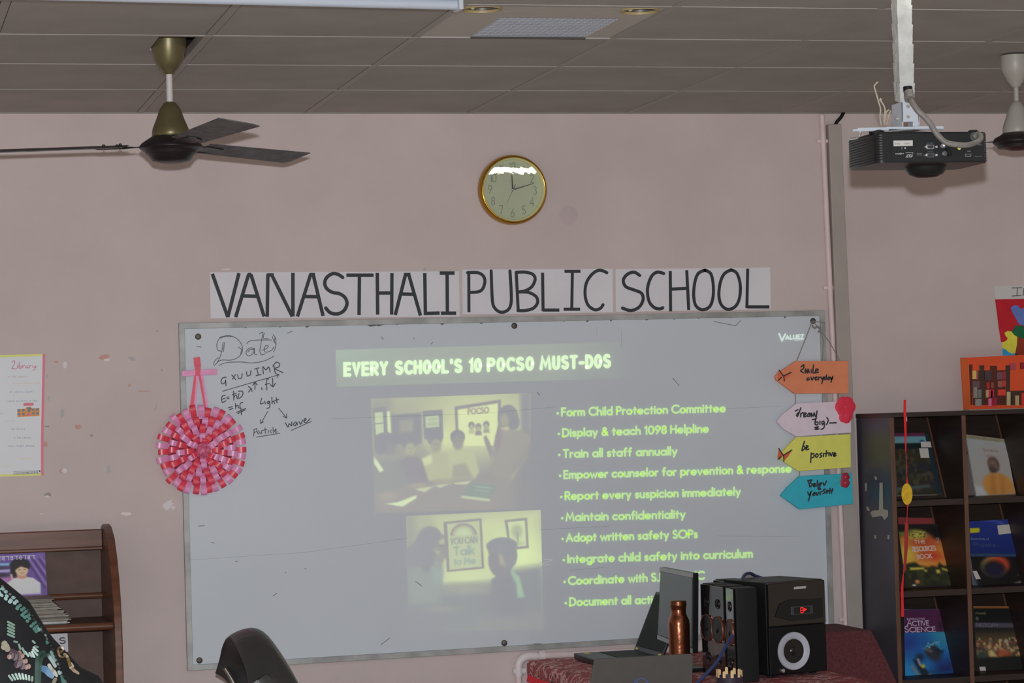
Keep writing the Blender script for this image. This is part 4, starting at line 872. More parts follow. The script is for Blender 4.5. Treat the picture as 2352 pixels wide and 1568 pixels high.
pnl = MB().bx((P3(690, 0).x, YP-.0008, P3(0, 1175).z), (P3(2060, 0).x, YP+.002, P3(0, 765).z)); part('port_panel', pnl, mat('port_panel_black', (27, 29, 31), .45, lit=1.0), pj, smooth=0)
part('label_sticker', MB().prism([P3(a, b, YP-.0016) for a, b in ((733, 868), (1022, 862), (1022, 945), (736, 952))], (0, .0012, 0)), mat('sticker', (196, 194, 188), .6, lit=1.05), pj, smooth=0)
st_ = MB()
for a, b, c_, d in ((758, 905, 828, 932), (900, 902, 975, 928)):
    for k in range(7): x_ = a+(c_-a)*k/6; st_.ribbon([P3(x_, b, YP-.002), P3(x_, d-(k % 3)*6, YP-.002)], (0, -1, 0), .0009, False)
part('sticker_print', st_, mat('print_grey', (110, 110, 108), .7, lit=1.05), pj, smooth=0)
def flip(mb, t, p0, p1, cap, w):
    """upside-down lettering: runs from p0 (right) to p1 (left), top of the letters downward"""
    for s in fit(t, lambda u, v: P3(p0[0]+(p1[0]-p0[0])*u, p0[1]+(p1[1]-p0[1])*u+v, YP-.0022), cap, .24): mb.ribbon(s, (0, -1, 0), w, False)
pr_ = MB()
flip(pr_, 'HDMI', (882, 1052), (765, 1056), 20, .0011); flip(pr_, 'DLP', (1000, 1075), (925, 1078), 34, .0013); pr_.ribbon([P3(a, b, YP-.0022) for a, b in ((915, 1050), (1025, 1048), (1022, 1095), (1005, 1115), (915, 1118))], (0, -1, 0), .0008)
for a, b, c_ in ((1235, 1322, 905), (1252, 1318, 1035), (1085, 1150, 1058), (1085, 1150, 1082), (1455, 1480, 902), (1570, 1612, 955), (1842, 1885, 1026), (1958, 2045, 1105), (1995, 2045, 932)):
    for k in range(5): x_ = a+(b-a)*k/4; pr_.ribbon([P3(x_, c_-5, YP-.0022), P3(x_+6, c_+5, YP-.0022)], (0, -1, 0), .0008, False)
pr_.ribbon([P3(858, 965, YP-.0022), P3(858, 1000, YP-.0022)], (0, -1, 0), .0009); pr_.disc(P3(908, 980, YP-.0022), (0, -1, 0), .0022, 10)
part('printed_marks', pr_, mat('print_white', (170, 170, 168), .6, lit=1.05), pj, smooth=0)
m_steel = mat('port_steel', (176, 176, 178), .25, .9)
def port(name, cx_, cy_, hw, hh, m, inner):
    P = lambda a, b, y: P3(cx_+a, cy_+b, y)
    b_ = MB().prism([P(-hw, -hh, YP-.004), P(hw, -hh, YP-.004), P(hw*.8, hh, YP-.004), P(-hw*.8, hh, YP-.004)], (0, .005, 0)); o = part(name, b_, m, pj, smooth=0)
    part('socket', MB().prism([P(-hw*.8, -hh*.7, YP-.0045), P(hw*.8, -hh*.7, YP-.0045), P(hw*.62, hh*.7, YP-.0045), P(-hw*.62, hh*.7, YP-.0045)], (0, .004, 0)), inner, o, smooth=0)
m_in = mat('port_dark', (34, 34, 36), .5)
for cy_ in (962, 1086):
    port('video_port', 1288, cy_, 58, 33, m_steel if cy_ < 1000 else mat('port_grey', (60, 60, 62), .4), m_in)
    for x_ in (1216, 1366):
        part('screw_post', MB().lathe([(.0028, 0), (.0028, .007), (0, .008)], P3(x_, cy_, YP), 12, ax), m_steel, pj)
part('round_port', MB().lathe([(.0055, 0), (.0055, .005), (.003, .005), (.003, .001), (0, .001)], P3(1470, 945, YP), 18, ax), m_steel, pj)
part('round_port', MB().lathe([(.006, 0), (.006, .006), (.004, .007), (0, .007)], P3(1490, 1062, YP), 18, ax), mat('port_grey', (60, 60, 62)), pj)
part('yellow_port', MB().lathe([(.004, 0), (.004, .003), (.002, .003), (.002, .001), (0, .001)], P3(1715, 980, YP), 16, ax), mat('port_yellow', (190, 176, 70), .4), pj)
port('video_slot', 1858, 1088, 46, 22, mat('slot_outline', (84, 84, 84), .4), m_in)
part('power_plug', MB().prism([P3(a, b, YP-.012) for a, b in ((1515, 935), (1560, 925), (1625, 1080), (1575, 1100))], (0, .012, 0)), m_dark, pj, bevel=.002)
part('cable_inlet', MB().lathe([(.010, 0), (.010, .004), (.007, .004), (.006, .001), (0, .001)], P3(1935, 808, YP), 20, ax), mat('inlet_grey', (56, 56, 54), .5), pj)
ft = MB()
for a, b, c_ in ((560, 752, .018), (2010, 705, .012)): ft.lathe([(c_, 0), (c_*1.05, .007), (c_*.8, .010), (0, .010)], (P3(a, b).x, YP+.03, zt-.003), 18)
part('foot', ft, m_dark, pj)
lc = Vector(((x0+x1)/2+.035, YP+.125, zb))
part('lens_ring', MB().lathe([(.052, .003), (.048, -.006), (.040, -.016), (.024, -.022), (0, -.023)], lc, 32), m_black, pj)
part('lens', MB().lathe([(.028, 0), (.028, .006), (.022, .004), (0, .006)], (lc.x, YP+DPT-.002, (zb+zt)/2-.005), 28, (Vector((1, 0, 0)), Vector((0, 0, -1)), Vector((0, 1, 0)))), m_gloss, pj)
# mount
mt = thing('projector_mount', 'white ceiling pole and bracket carrying the projector', 'mount', atY(2077, 240, YP))
m_foil = mat('white_wrap', (184, 184, 180), .35, lit=.98, var=.12, scale=30, bump=.5, bscale=45); m_mw = mat('mount_white', (186, 190, 198), .35, lit=1.0)
yc = YP+.06
def PM(x, y, Y=None): return atY(x, y, Y if Y is not None else yc)
pw = (PM(2096, 150).x-PM(2057, 150).x); cx_ = (PM(2096, 150).x+PM(2057, 150).x)/2-.002
pb = PM(2076, 238).z
pole = MB()
for k in range(26):
    za = pb+.0+(H-pb)*k/26; zb_ = pb+(H-pb)*(k+1)/26; e = .0012*((k*7) % 3); s_ = pw*.40+e*.5
    pole.hexa([(cx_-s_, yc-s_, za), (cx_+s_, yc-s_, za), (cx_+s_, yc+s_, za+.008), (cx_-s_, yc+s_, za+.008)], [(cx_-s_-.0012, yc-s_-.0012, zb_), (cx_+s_+.0012, yc-s_-.0012, zb_), (cx_+s_, yc+s_, zb_+.008), (cx_-s_, yc+s_, zb_+.008)])
part('wrapped_pole', pole, m_foil, mt, smooth=0)
m2 = MB(); yb0, yb1 = YP+.028, YP+.088
bx0, bx1, bz0, bz1 = PM(2063, 0, yb0).x, PM(2102, 0, yb0).x, PM(2080, 292, yb0).z, PM(2080, 228, yb0).z
m2.prism([(bx0, yb0, PM(0+2063, 280, yb0).z), (bx1, yb0, PM(2102, 280, yb0).z), (bx1, yb0, PM(2102, 260, yb0).z), (bx0+(bx1-bx0)*.62, yb0, bz1), (bx0, yb0, bz1)], (0, .003, 0))
m2.bx((bx0, yb0, bz0), (bx0+.003, yb1, bz1-.006)); m2.bx((bx1-.003, yb0, bz0), (bx1, yb1, bz1-.02)); m2.bx((bx1-.016, yb0, bz0), (bx1, yb0+.003, PM(2102, 280, yb0).z))
br = part('bracket', m2, m_mw, mt, bevel=.0008)
for a, b in ((945, 357), (945, 508)):
    part('bracket_bolt', MB().lathe([(.0045, 0), (.0045, .003), (.0025, .005), (0, .005)], P3(a, b, yb0), 14, ax), mat('bolt_zinc', (150, 146, 138), .35, .7), br)
b3 = (Vector((0, 1, 0)), Vector((0, 0, 1)), Vector((-1, 0, 0)))
part('bracket_bolt', MB().lathe([(.0045, 0), (.0045, .003), (.0025, .005), (0, .005)], (bx0, yb0+.03, P3(735, 515, yb0).z), 14, b3), mat('bolt_zinc', (150, 146, 138)), br)
zp = bz0
pa = MB()
pa.bx((PM(2022, 0, yb0).x, yb0-.012, zp-.006), (PM(2108, 0, yb0).x, yb1+.03, zp))
part('base_plate', pa, m_mw, mt, bevel=.001)
ya_ = YP+.02
arm = MB().tube([PM(1968, 298, ya_), PM(2040, 296, ya_)], .005, 12).tube([PM(2100, 294, ya_), PM(2166, 294, ya_)], .0045, 12).tube([PM(1958, 300, ya_), PM(1970, 298, ya_)], .003, 8)
part('arm', arm, m_mw, mt)
part('arm', MB().tube(cat([PM(1977, 303, ya_), PM(1973, 313, ya_), PM(1968, 317, ya_+.02), PM(1954, 319, ya_+.06)], 4), .0028, 8), m_steel, mt)
part('arm', MB().tube([PM(2012, 305, ya_), PM(2110, 296, ya_)], .003, 8), m_steel, mt)
wr = MB()
for l in ([(500, -10), (470, 15), (445, 55), (470, 150), (510, 290), (540, 400), (530, 520), (550, 640)], [(535, 255), (555, 290), (600, 370), (605, 450), (590, 520), (600, 640)], [(665, 405), (625, 440), (610, 520), (590, 640)], [(690, 420), (660, 500), (630, 640)]):
    wr.tube(cat([P3(a, b, YP+.05) for a, b in l], 4), .0021, 8)
wr.ell(P3(538, 258, YP+.05), .0036, .0036, .005, 10, 6)
part('loose_wire', wr, m_cream, mt, smooth=60)
cb = MB().tube(cat([P3(a, b, YP-dy) for a, b, dy in ((950, 95, -.02), (965, 190, -.015), (1000, 270, .0), (1045, 345, .01), (1110, 430, .015), (1215, 530, .02), (1290, 620, .025), (1350, 720, .03), (1430, 820, .035), (1530, 900, .04), (1680, 930, .045), (1830, 935, .045), (1960, 900, .04), (2040, 845, .03), (2035, 785, .015), (1990, 775, .004), (1945, 805, -.002))], 6), .0068, 14)
tag(part('wrapped_cable', cb, mat('taped_cable', (114, 109, 104), .5, var=.15, scale=60, lit=1.0), smooth=60), 'grey tape-wrapped cable looping from the ceiling pole to the projector', 'cable')
tp = MB().tube([P3(946, 60, YP+.018), P3(950, 130, YP+.017)], .0108, 16); part('black_tape', tp, m_dark, bpy.data.objects['wrapped_cable'], smooth=60)
part('tape_cuff', MB().tube([P3(955, 130, YP+.017), P3(975, 250, YP+.004)], [.0112, .0122], 16), mat('taped_cable', (118, 112, 106)), bpy.data.objects['wrapped_cable'], smooth=60)

# ------------------------------------------------------------------ wooden magazine rack at the left
m_wood = mat('varnished_brown_wood', (78, 48, 34), .36, var=.22, scale=5, stretch=(1, 1, 9), spec=.3); m_wback = mat('brown_board', (74, 56, 50), .55, var=.1, scale=18, spec=.3)
rk = thing('magazine_rack', 'varnished brown wooden magazine rack with a curved side against the left wall', 'rack', (-.75, -.25, 0))
XR0, XR1, XLf = -.297, -.270, -1.22
prof = [(-.03, 0), (-.47, 0), (-.475, .6), (-.475, .9), (-.465, .99), (-.445, 1.06), (-.41, 1.13), (-.355, 1.20), (-.28, 1.26), (-.19, 1.293), (-.12, 1.300), (-.07, 1.292), (-.03, 1.27)]
for xa in (XR0, XLf): part('side_panel', MB().prism([(xa, a, b) for a, b in prof], (XR1-XR0, 0, 0)), m_wood, rk, bevel=.004)
part('back_panel', MB().bx((XLf, -.035, .05), (XR0, -.028, 1.27)), m_wback, rk, smooth=0)
part('top_rail', MB().bx((XLf+.02, -.13, 1.215), (XR0, -.105, 1.283)).bx((XLf+.02, -.142, 1.212), (XR0, -.10, 1.224)), m_wood, rk, bevel=.004)
part('back_rail', MB().tube([(XLf+.02, -.06, 1.050), (XR0, -.06, 1.050)], .011, 14), m_wood, rk)
for zs_ in (.975, .60, .25):
    part('shelf', MB().bx((XLf+.02, -.40, zs_-.018), (XR0, -.036, zs_)), m_wback, rk, smooth=0)
    part('shelf_lip', MB().tube([(XLf+.02, -.41, zs_-.006), (XR0, -.41, zs_-.006)], .0125, 16), m_wood, rk)
part('shelf_sign', MB().prism([atY(x, y, -.037) for x, y in ((60, 1458), (155, 1454), (157, 1496), (66, 1500))], (0, .001, 0)), m_paper, rk, smooth=0)
mb = MB(); textpx(mb, 'LS', (118, 1478), (150, 1477), 13, .0036, -.0375, gap=.3); part('sign_lettering', mb, m_ink, rk, smooth=0)
# magazine
mg = thing('magazine', 'purple magazine with a smiling child in white, leaning behind the paper stack', 'magazine', (-.59, -.10, .976))
Mq = [atY(x, y, -.082) for x, y in ((-62, 1275), (103, 1268))]; zl = .977
A4 = [Mq[0], Mq[1], Vector((Mq[1].x+.004, -.145, zl)), Vector((Mq[0].x+.004, -.145, zl))]
part('pages', MB().prism(A4, (0, .008, 0)), m_paper, mg, smooth=0)
c = Cv((-160, 290, 345, 960), 96, 128, (92, 70, 128))
rgm = random.Random(5)
for k in range(9): c.line([(190+k*22, 300), (330+k*26, 640)], 9, ((60, 44, 90), (132, 110, 158))[k % 2], 5)
c.poly([(-160, 290), (345, 290), (345, 340), (-160, 350)], (112, 90, 150), 20); c.poly([(-160, 380), (90, 380), (90, 405), (-160, 408)], (110, 160, 205), 8); c.ell(20, 440, 90, 30, (56, 44, 64), 16); c.poly([(-160, 450), (110, 440), (100, 470), (-160, 480)], (150, 140, 200), 10); c.ell(20, 500, 70, 26, (46, 40, 54), 12); c.poly([(-160, 520), (100, 520), (80, 590), (-160, 590)], (150, 104, 152), 16)
c.ell(165, 410, 72, 70, (32, 26, 28), 6); c.ell(120, 460, 26, 60, (32, 26, 28), 8); c.poly([(60, 585), (110, 535), (175, 520), (250, 535), (300, 590), (300, 700), (40, 700)], (196, 194, 200), 6); c.poly([(140, 490), (205, 490), (210, 530), (175, 545), (140, 530)], (176, 128, 104), 6); c.ell(175, 455, 45, 56, (204, 160, 132), 6); c.poly([(118, 420), (170, 385), (228, 415), (215, 440), (170, 418), (130, 450)], (32, 26, 28), 6)
c.line([(155, 452), (165, 452)], 4, (50, 34, 32)); c.line([(190, 450), (200, 450)], 4, (50, 34, 32)); c.line([(162, 482), (176, 488), (190, 480)], 4, (150, 66, 62)); c.line([(104, 540), (100, 495)], 14, (196, 150, 124))
c.poly([(-160, 700), (345, 700), (345, 960), (-160, 960)], (98, 72, 130), 30)
f_ = bil(*[p+Vector((0, -.0006, 0)) for p in A4]); paint('cover', c, f_, vmat('printed_cover'), mg)
tt = MB(); u_ = lambda x, y: f_((x+160)/505, (y-290)/670)+Vector((0, -.0006, 0))
for k in range(9):
    x_ = 10+k*30; pts = [(x_, 315), (x_+22, 315)], [(x_+16, 315), (x_+16, 350)], [(x_+16, 330), (x_+4, 326), (x_+2, 342), (x_+12, 348)]
    for l in pts[:2+(k % 2)]: tt.ribbon([u_(a, b) for a, b in l], (0, -1, 0), .0022)
part('title', tt, mat('title_lilac', (206, 180, 214), .6), mg, smooth=0)
# paper stack
mp = [mat('newsprint_%d' % i, c_, .75, var=.12, scale=40) for i, c_ in enumerate(((104, 99, 90), (88, 85, 78), (122, 118, 110), (76, 74, 67), (108, 100, 94), (158, 156, 154)))]
zc_ = .9755; rgp = random.Random(11); N_ = 26
names_ = ['bottom', 'second', 'third', 'fourth', 'fifth', 'sixth', 'seventh', 'eighth', 'ninth', 'tenth', 'eleventh', 'twelfth', 'thirteenth', 'fourteenth', 'fifteenth', 'sixteenth', 'seventeenth', 'eighteenth', 'nineteenth', 'twentieth', 'twenty-first', 'twenty-second', 'twenty-third', 'twenty-fourth', 'twenty-fifth', 'topmost']
for i in range(N_):
    th = .0030+rgp.uniform(0, .0011)
    xr = -.425-.0022*abs(i-5)-rgp.uniform(0, .016)-(.012 if i > 14 else 0); xl = xr-.34-rgp.uniform(0, .02); y0 = -.365-rgp.uniform(0, .012); y1 = -.15-rgp.uniform(0, .01)
    cv_ = MB()
    def top(u, v): return (xl+(xr-xl)*u, y0+(y1-y0)*v, 0)
    nseg = 6; B_ = []
    pl = []
    for k in range(nseg+1):
        u = k/nseg; sag = .0022*math.sin(u*5+i)*.4
        pl.append((xl+(xr-xl)*u, y0+rgp.uniform(-.001, .001), zc_+max(0, sag)*.3))
    cv_.prism(pl+[(p[0], y0, p[2]+th*.86) for p in pl[::-1]], (0, y1-y0, 0))
    tag(part('newspaper', cv_, mp[(0, 1, 5, 5, 0, 2, 4, 3)[i] if i < 8 else rgp.randrange(5)], smooth=0), '%s folded paper %sof the stack on the brown rack' % (names_[i], '' if i in (0, N_-1) else 'from the bottom '), 'newspaper', 'stacked papers on the rack')
    zc_ += th
# ------------------------------------------------------------------ person in an embroidered shawl at the lower left
PY = -5.76
pc = atY(-150, 1341, PY); px_ = pc.x
pr = thing('person', 'person with their back turned in a black embroidered shawl at the lower left', 'person', (px_, PY, 0))
m_skin = mat('skin', (150, 108, 84), .5); m_cloth = mat('black_cloth', (22, 22, 25), .85, var=.2, scale=60, lit=2.2, spec=.2)
zsh = 1.40
body = [((0, 0, .88), .13, -1), ((0, 0, 1.05), .105, 0), ((0, .0, 1.2), .105, 1), ((0, 0, 1.33), .075, 2), ((-.01, .01, 1.42), .045, 3), ((-.025, .02, 1.50), .044, 4), ((-.045, .025, 1.57), .062, 5), ((-.045, .02, 1.645), .064, 6),
        ((.105, 0, 1.33), .042, 3), ((.155, .02, 1.12), .04, 8), ((.14, .08, .96), .032, 9), ((.07, .10, .98), .03, 10), ((-.105, 0, 1.33), .042, 3), ((-.155, .02, 1.12), .04, 12), ((-.14, .08, .96), .032, 13), ((-.07, .10, .98), .03, 14),
        ((.09, 0, .82), .09, 0), ((.10, .01, .48), .06, 16), ((.10, 0, .09), .042, 17), ((.11, .13, .04), .035, 18), ((-.09, 0, .82), .09, 0), ((-.10, .01, .48), .06, 20), ((-.10, 0, .09), .042, 21), ((-.11, .13, .04), .035, 22)]
me = bpy.data.meshes.new('body'); me.from_pydata([b[0] for b in body], [(i, b[2]) for i, b in enumerate(body) if b[2] >= 0], [])
bo = bpy.data.objects.new('body', me); COL.objects.link(bo); bo.parent = pr; me.materials.append(m_skin)
sk = bo.modifiers.new('skin', 'SKIN'); sk.use_smooth_shade = True
for i, b in enumerate(body): me.skin_vertices[0].data[i].radius = (b[1], b[1])
me.skin_vertices[0].data[0].use_root = True
ss = bo.modifiers.new('sub', 'SUBSURF'); ss.levels = 2; ss.render_levels = 2
part('hair', MB().ell((px_-.045, PY-.015, 1.645), .072, .09, .105, 24, 16).ell((px_-.045, PY-.10, 1.59), .045, .045, .05), mat('black_hair', (22, 19, 18), .5), pr, smooth=60)
for s_ in (-1, 1): part('ear', MB().ell((px_-.045+s_*.066, PY+.03, 1.60), .010, .02, .03, 12, 8), m_skin, pr, smooth=60)
part('nose', MB().ell((px_-.045, PY+.10, 1.59), .014, .02, .025, 12, 8), m_skin, pr, smooth=60)
part('lower_dress', MB().lathe([(.0, .02), (.26, .02), (.25, .3), (.20, .75), (.17, .95), (.16, 1.1), (0, 1.1)], (px_, PY, 0), 32), m_cloth, pr, smooth=60)
SZ = [(-.035, .062), (-.012, .074), (0, .088), (.0275, .119), (.058, .136), (.075, .146), (.083, .154), (.118, .183), (.126, .203), (.16, .222), (.25, .238), (.40, .25), (.60, .27), (.72, .275)]
zt0 = pc.z
def shw(dz):
    for (a, b), (c_, d) in zip(SZ[:-1], SZ[1:]):
        if dz <= c_: return b+(d-b)*(dz-a)/(c_-a)
    return SZ[-1][1]
def shd(dz): return .075+.065*min(1, max(0, dz+.035)/.12)
NV = 60
def sfn(u, v):
    dz = -.035+v*.755; a = 2*PI*u; w_, d_ = shw(dz), shd(dz)
    f = 1+.012*math.sin(a*9+dz*14)*min(1, max(0, dz)*5)
    return (px_+w_*f*math.cos(a), PY+d_*f*math.sin(a), zt0-dz)
part('shawl', MB().grid(sfn, 72, NV), m_cloth, pr, smooth=80)
sh = bpy.data.objects['shawl']
def onsh(x, y, lift=.004):
    """point of the shawl's back under the enlarged-view point x, y"""
    p = atY(x/5.85, 1300+y/5.85, PY-.10)
    for _ in range(4):
        dz = zt0-p.z; w_, d_ = shw(dz), shd(dz); k = min(.985, abs(p.x-px_)/w_)
        p = atY(x/5.85, 1300+y/5.85, PY-d_*math.sqrt(1-k*k)-lift)
    return p
def emb(name, groups, parent=sh):
    for m, w_, ls, sm_ in groups:
        mb = MB()
        for l in ls:
            P = [onsh(a, b) for a, b in l]; mb.ribbon(cat(P, 4) if sm_ and len(P) > 2 else P, (-.1, -1, .12), w_)
        part(name, mb, m, parent, smooth=0)
m_teal = mat('teal_thread', (84, 142, 128), .5, lit=3.8, spec=.6); m_mint = mat('mint_thread', (138, 170, 150), .5, lit=3.8); m_gt = mat('gold_thread', (150, 118, 62), .45, lit=3.8); m_pch = mat('peach_thread', (176, 136, 118), .6, lit=3.8); m_plum = mat('plum_thread', (84, 48, 62), .6, lit=3.8); m_crm = mat('cream_thread', (182, 172, 146), .6, lit=3.8); m_blu = mat('blue_thread', (74, 128, 170), .5, lit=3.8); m_grn = mat('green_cord', (28, 78, 62), .5, lit=3.8); m_bd = mat('border_grey', (54, 62, 62), .6, lit=3.8)
rge = random.Random(8); dots = []; dots2 = []
bl = [(0, 300), (60, 360), (160, 440), (260, 540), (340, 620), (400, 700), (460, 770), (520, 850)]
bl = [tuple(p) for p in cat([(a, b, 0) for a, b in bl], 8)]
for i, (a, b, _) in enumerate(bl[::4]):
    for o_, lst in ((-46, dots), (-14, dots), (18, dots), (44, dots2)):
        dots_ = lst; nx, ny = .72, -.69
        if rge.random() < .75: x_, y_ = a+nx*o_+rge.uniform(-8, 8), b+ny*o_+rge.uniform(-8, 8); dots_.append([(x_-6, y_-4), (x_+6, y_+5)])
tail = [tuple(p) for p in cat([(520, 850, 0), (600, 960, 0), (660, 1090, 0), (710, 1210, 0), (760, 1350, 0), (830, 1500, 0), (850, 1560, 0)], 8)]
for a, b, _ in tail[::3]:
    if rge.random() < .6: dots.append([(a-5, b-12), (a+5, b+10)])
    dots2.append([(a+rge.uniform(14, 34), b-8), (a+rge.uniform(18, 38), b+4)])
emb('beadwork', [(m_teal, .0038, dots, False), (m_bd, .0026, dots2, False)])
arc1 = [[(105+ (k % 2)*4, 745+k*42), (190, 790+k*40)] for k in range(5)]+[[(190, 1010), (232, 1020)], [(255, 1050), (272, 1110)], [(300, 1100), (338, 1175)], [(340, 1150), (382, 1205)], [(395, 1165), (428, 1212)], [(428, 1150), (462, 1218)], [(440, 1120), (500, 1190)], [(452, 1090), (508, 1140)], [(468, 1075), (510, 1085)], [(440, 1005), (468, 1030)]]
arc2 = [[(120+k*45, 1470-26*math.sin(k*.55)), (165+k*38, 1530-20*math.sin(k*.5))] for k in range(8)]
emb('embroidered_leaf', [(m_mint, .0026, arc1+arc2, False)])
blob_ = lambda x, y, r: [[(x-r, y), (x+r, y)], [(x, y-r), (x, y+r)]]
emb('embroidered_flower', [(m_plum, .0065, sum([blob_(x, y, 14) for x, y in ((170, 1150), (220, 1180), (200, 1220), (250, 1240), (260, 1300), (300, 1340), (150, 1200), (230, 1320))], []), False), (m_pch, .005, sum([blob_(x, y, 8) for x, y in ((262, 1160), (300, 1205), (275, 1225), (345, 1275), (310, 1285), (352, 1355), (385, 1345), (125, 1215))], []), False), (m_crm, .006, sum([blob_(x, y, 14) for x, y in ((60, 1040), (85, 1075), (55, 1085), (100, 1110))], []), False)])
emb('green_cord', [(m_grn, .0045, [[(490, 1568), (492, 1400), (500, 1260), (530, 1180), (600, 1145)], [(525, 1568), (530, 1400), (545, 1280), (580, 1215), (640, 1195), (690, 1260), (740, 1340)]], True)])
emb('embroidered_leaf', [(m_blu, .0075, [[(565, 1370), (620, 1410), (680, 1480)], [(600, 1375), (660, 1440)], [(640, 1400), (690, 1470)]], True), (m_crm, .0045, [[(660, 1330), (690, 1380), (730, 1420), (755, 1470)], [(720, 1568), (745, 1510)]], True)])
emb('gold_scroll', [(m_gt, .0024, [[(830, 1150), (800, 1160), (775, 1130), (800, 1090), (845, 1100), (840, 1135), (815, 1140)], [(780, 1150), (800, 1200), (840, 1222), (880, 1200)]], True), (m_gt, .0042, [[(870, 1185), (905, 1225), (920, 1270)], [(930, 1290), (950, 1350), (990, 1395), (1045, 1438)], [(950, 1310), (975, 1345)]], True)])

# ------------------------------------------------------------------ black visitor chair
cp0 = atY(590, 1455, -1.1)
ch = thing('office_chair', 'black leather office chair with chrome tube frame in front of the board', 'chair', (.10, -1.12, 0))
m_lea = mat('black_leather', (42, 40, 40), .36, bump=.25, bscale=40, spec=.6)
th0 = R_(6)                                             # the way the chair faces, seen from above
F_ = Vector((math.cos(th0), math.sin(th0), 0)); S_ = Vector((F_.y, -F_.x, 0))       # forward, and to the sitter's right
O_ = Vector((atY(578, 1510, -1.32).x+.10, -1.10, 0))
Wc = .225
def bk(u, v, off):
    """backrest surface: u across -1..1, v up 0..1"""
    x = u*Wc*(1-.10*max(0, v-.75)*4*.5); zt_ = .52+v*.45
    lean = -.02-.11*v+.02*math.sin(v*PI)
    rad = (1-abs(u)**1.9*.30*max(0, v-.5)/.5)
    return O_+S_*x+F_*(lean+off+.018*u*u)+Vector((0, 0, .52+(zt_-.52)*rad))
bkm = MB(); nu, nv = 14, 14; outl = []
def thick(u, v): return .090*(1-abs(u)**14*.55)*(1-.30*max(0, (v-.88)/.12)**2)+.012+.012*math.sin(max(0, 1-v)*5)
fr_ = [[Vector((0, 0, .042*(j/nv)**6))+bk(-1+2*i/nu, j/nv, thick(-1+2*i/nu, j/nv)+.003*math.sin(j*1.1)*(1-abs(-1+2*i/nu))) for i in range(nu+1)] for j in range(nv+1)]
def hol(u, v): return -.034+.09*min(1, max(0, 1-abs(u))*4.5)*min(1, (1-v)*5)
bk_ = [[bk(-1+2*i/nu, j/nv, hol(-1+2*i/nu, j/nv)) for i in range(nu+1)] for j in range(nv+1)]
bkm.grid(lambda u, v: fr_[round(v*nv)][round(u*nu)], nu, nv); bkm.grid(lambda u, v: bk_[round(v*nv)][round(u*nu)], nu, nv)
for i in range(nu):
    for j in (0, nv): bkm.face([fr_[j][i], fr_[j][i+1], bk_[j][i+1], bk_[j][i]])
for j in range(nv):
    for i in (0, nu):
        for k in range(4):
            l = lambda P, Q, t: P*(1-t)+Q*t+S_*((1 if i else -1)*.012*math.sin(t*PI))
            a, b = k/4, (k+1)/4; bkm.face([l(fr_[j][i], bk_[j][i], a), l(fr_[j+1][i], bk_[j+1][i], a), l(fr_[j+1][i], bk_[j+1][i], b), l(fr_[j][i], bk_[j][i], b)])
br_ = part('backrest', bkm, m_lea, ch, smooth=180)
sb_ = br_.modifiers.new('sub', 'SUBSURF'); sb_.levels = 2; sb_.render_levels = 2
fr2 = []
for s_ in (-1, 1):
    P = [bk(s_*.84, .93, -.005), bk(s_*.84, .6, -.016), bk(s_*.84, .2, -.030), O_+S_*(s_*.2)+F_*.0+Vector((0, 0, .46)), O_+S_*(s_*.22)+F_*.12+Vector((0, 0, .42)), O_+S_*(s_*.22)+F_*.46+Vector((0, 0, .43)), O_+S_*(s_*.22)+F_*.50+Vector((0, 0, .38)), O_+S_*(s_*.22)+F_*.47+Vector((0, 0, .05)), O_+S_*(s_*.22)+F_*.42+Vector((0, 0, .014)), O_+S_*(s_*.22)-F_*.02+Vector((0, 0, .014))]
    part('chrome_frame', MB().tube(cat(P, 5), .0125, 12), m_chrome, ch, smooth=70)
part('chrome_frame', MB().tube([O_+S_*.22-F_*.02+Vector((0, 0, .014)), O_-S_*.22-F_*.02+Vector((0, 0, .014))], .0125, 12), m_chrome, ch, smooth=70)
def sp(u, v, t): return O_+S_*(u*.23)+F_*(.03+v*.44)+Vector((0, 0, .45+t*(1-abs(u)**5*.5)*(1-abs(2*v-1)**6*.5)))
st_ = MB().grid(lambda u, v: sp(2*u-1, v, .06), 12, 12).grid(lambda u, v: sp(2*u-1, v, -.02), 12, 12)
part('seat', st_, m_lea, ch, smooth=60)

# ------------------------------------------------------------------ table with the red cloth and the things on it
TZ = .75
tb_ = thing('table', 'brown wooden table under a red patterned cloth below the board', 'table', (1.65, -.95, 0))
TX0, TX1, TY0, TY1 = 1.225, 2.02, -1.88, -.11
part('tabletop', MB().bx((TX0+.01, TY0+.01, TZ-.04), (TX1-.01, TY1-.005, TZ-.004)), m_wback, tb_, bevel=.002)
for a in (TX0+.05, TX1-.05):
    for b in (TY0+.06, TY1-.06): part('leg', MB().box((a, b, (TZ-.04)/2), (.05, .05, TZ-.04)), m_wood, tb_, bevel=.003)
part('apron', MB().bx((TX0+.03, TY0+.04, TZ-.13), (TX0+.05, TY1-.04, TZ-.04)).bx((TX1-.05, TY0+.04, TZ-.13), (TX1-.03, TY1-.04, TZ-.04)), m_wback, tb_, smooth=0)
mc = bpy.data.materials.new('red_patterned_cloth'); mc.use_nodes = True; nt = mc.node_tree; b_ = nt.nodes['Principled BSDF']; b_.inputs['Roughness'].default_value = .85
tc = nt.nodes.new('ShaderNodeTexCoord'); nz = nt.nodes.new('ShaderNodeTexNoise'); nz.inputs['Scale'].default_value = 22; nz.inputs['Detail'].default_value = 2.5; nz.inputs['Distortion'].default_value = .4
rp = nt.nodes.new('ShaderNodeValToRGB'); rp.color_ramp.interpolation = 'CONSTANT'; e = rp.color_ramp.elements; e[0].position = 0; e[0].color = (*alb((124, 56, 60)), 1); e[1].position = .52; e[1].color = (*alb((160, 126, 124)), 1)
e2 = e.new(.60); e2.color = (*alb((104, 46, 49)), 1); e3 = e.new(.68); e3.color = (*alb((138, 100, 98)), 1)
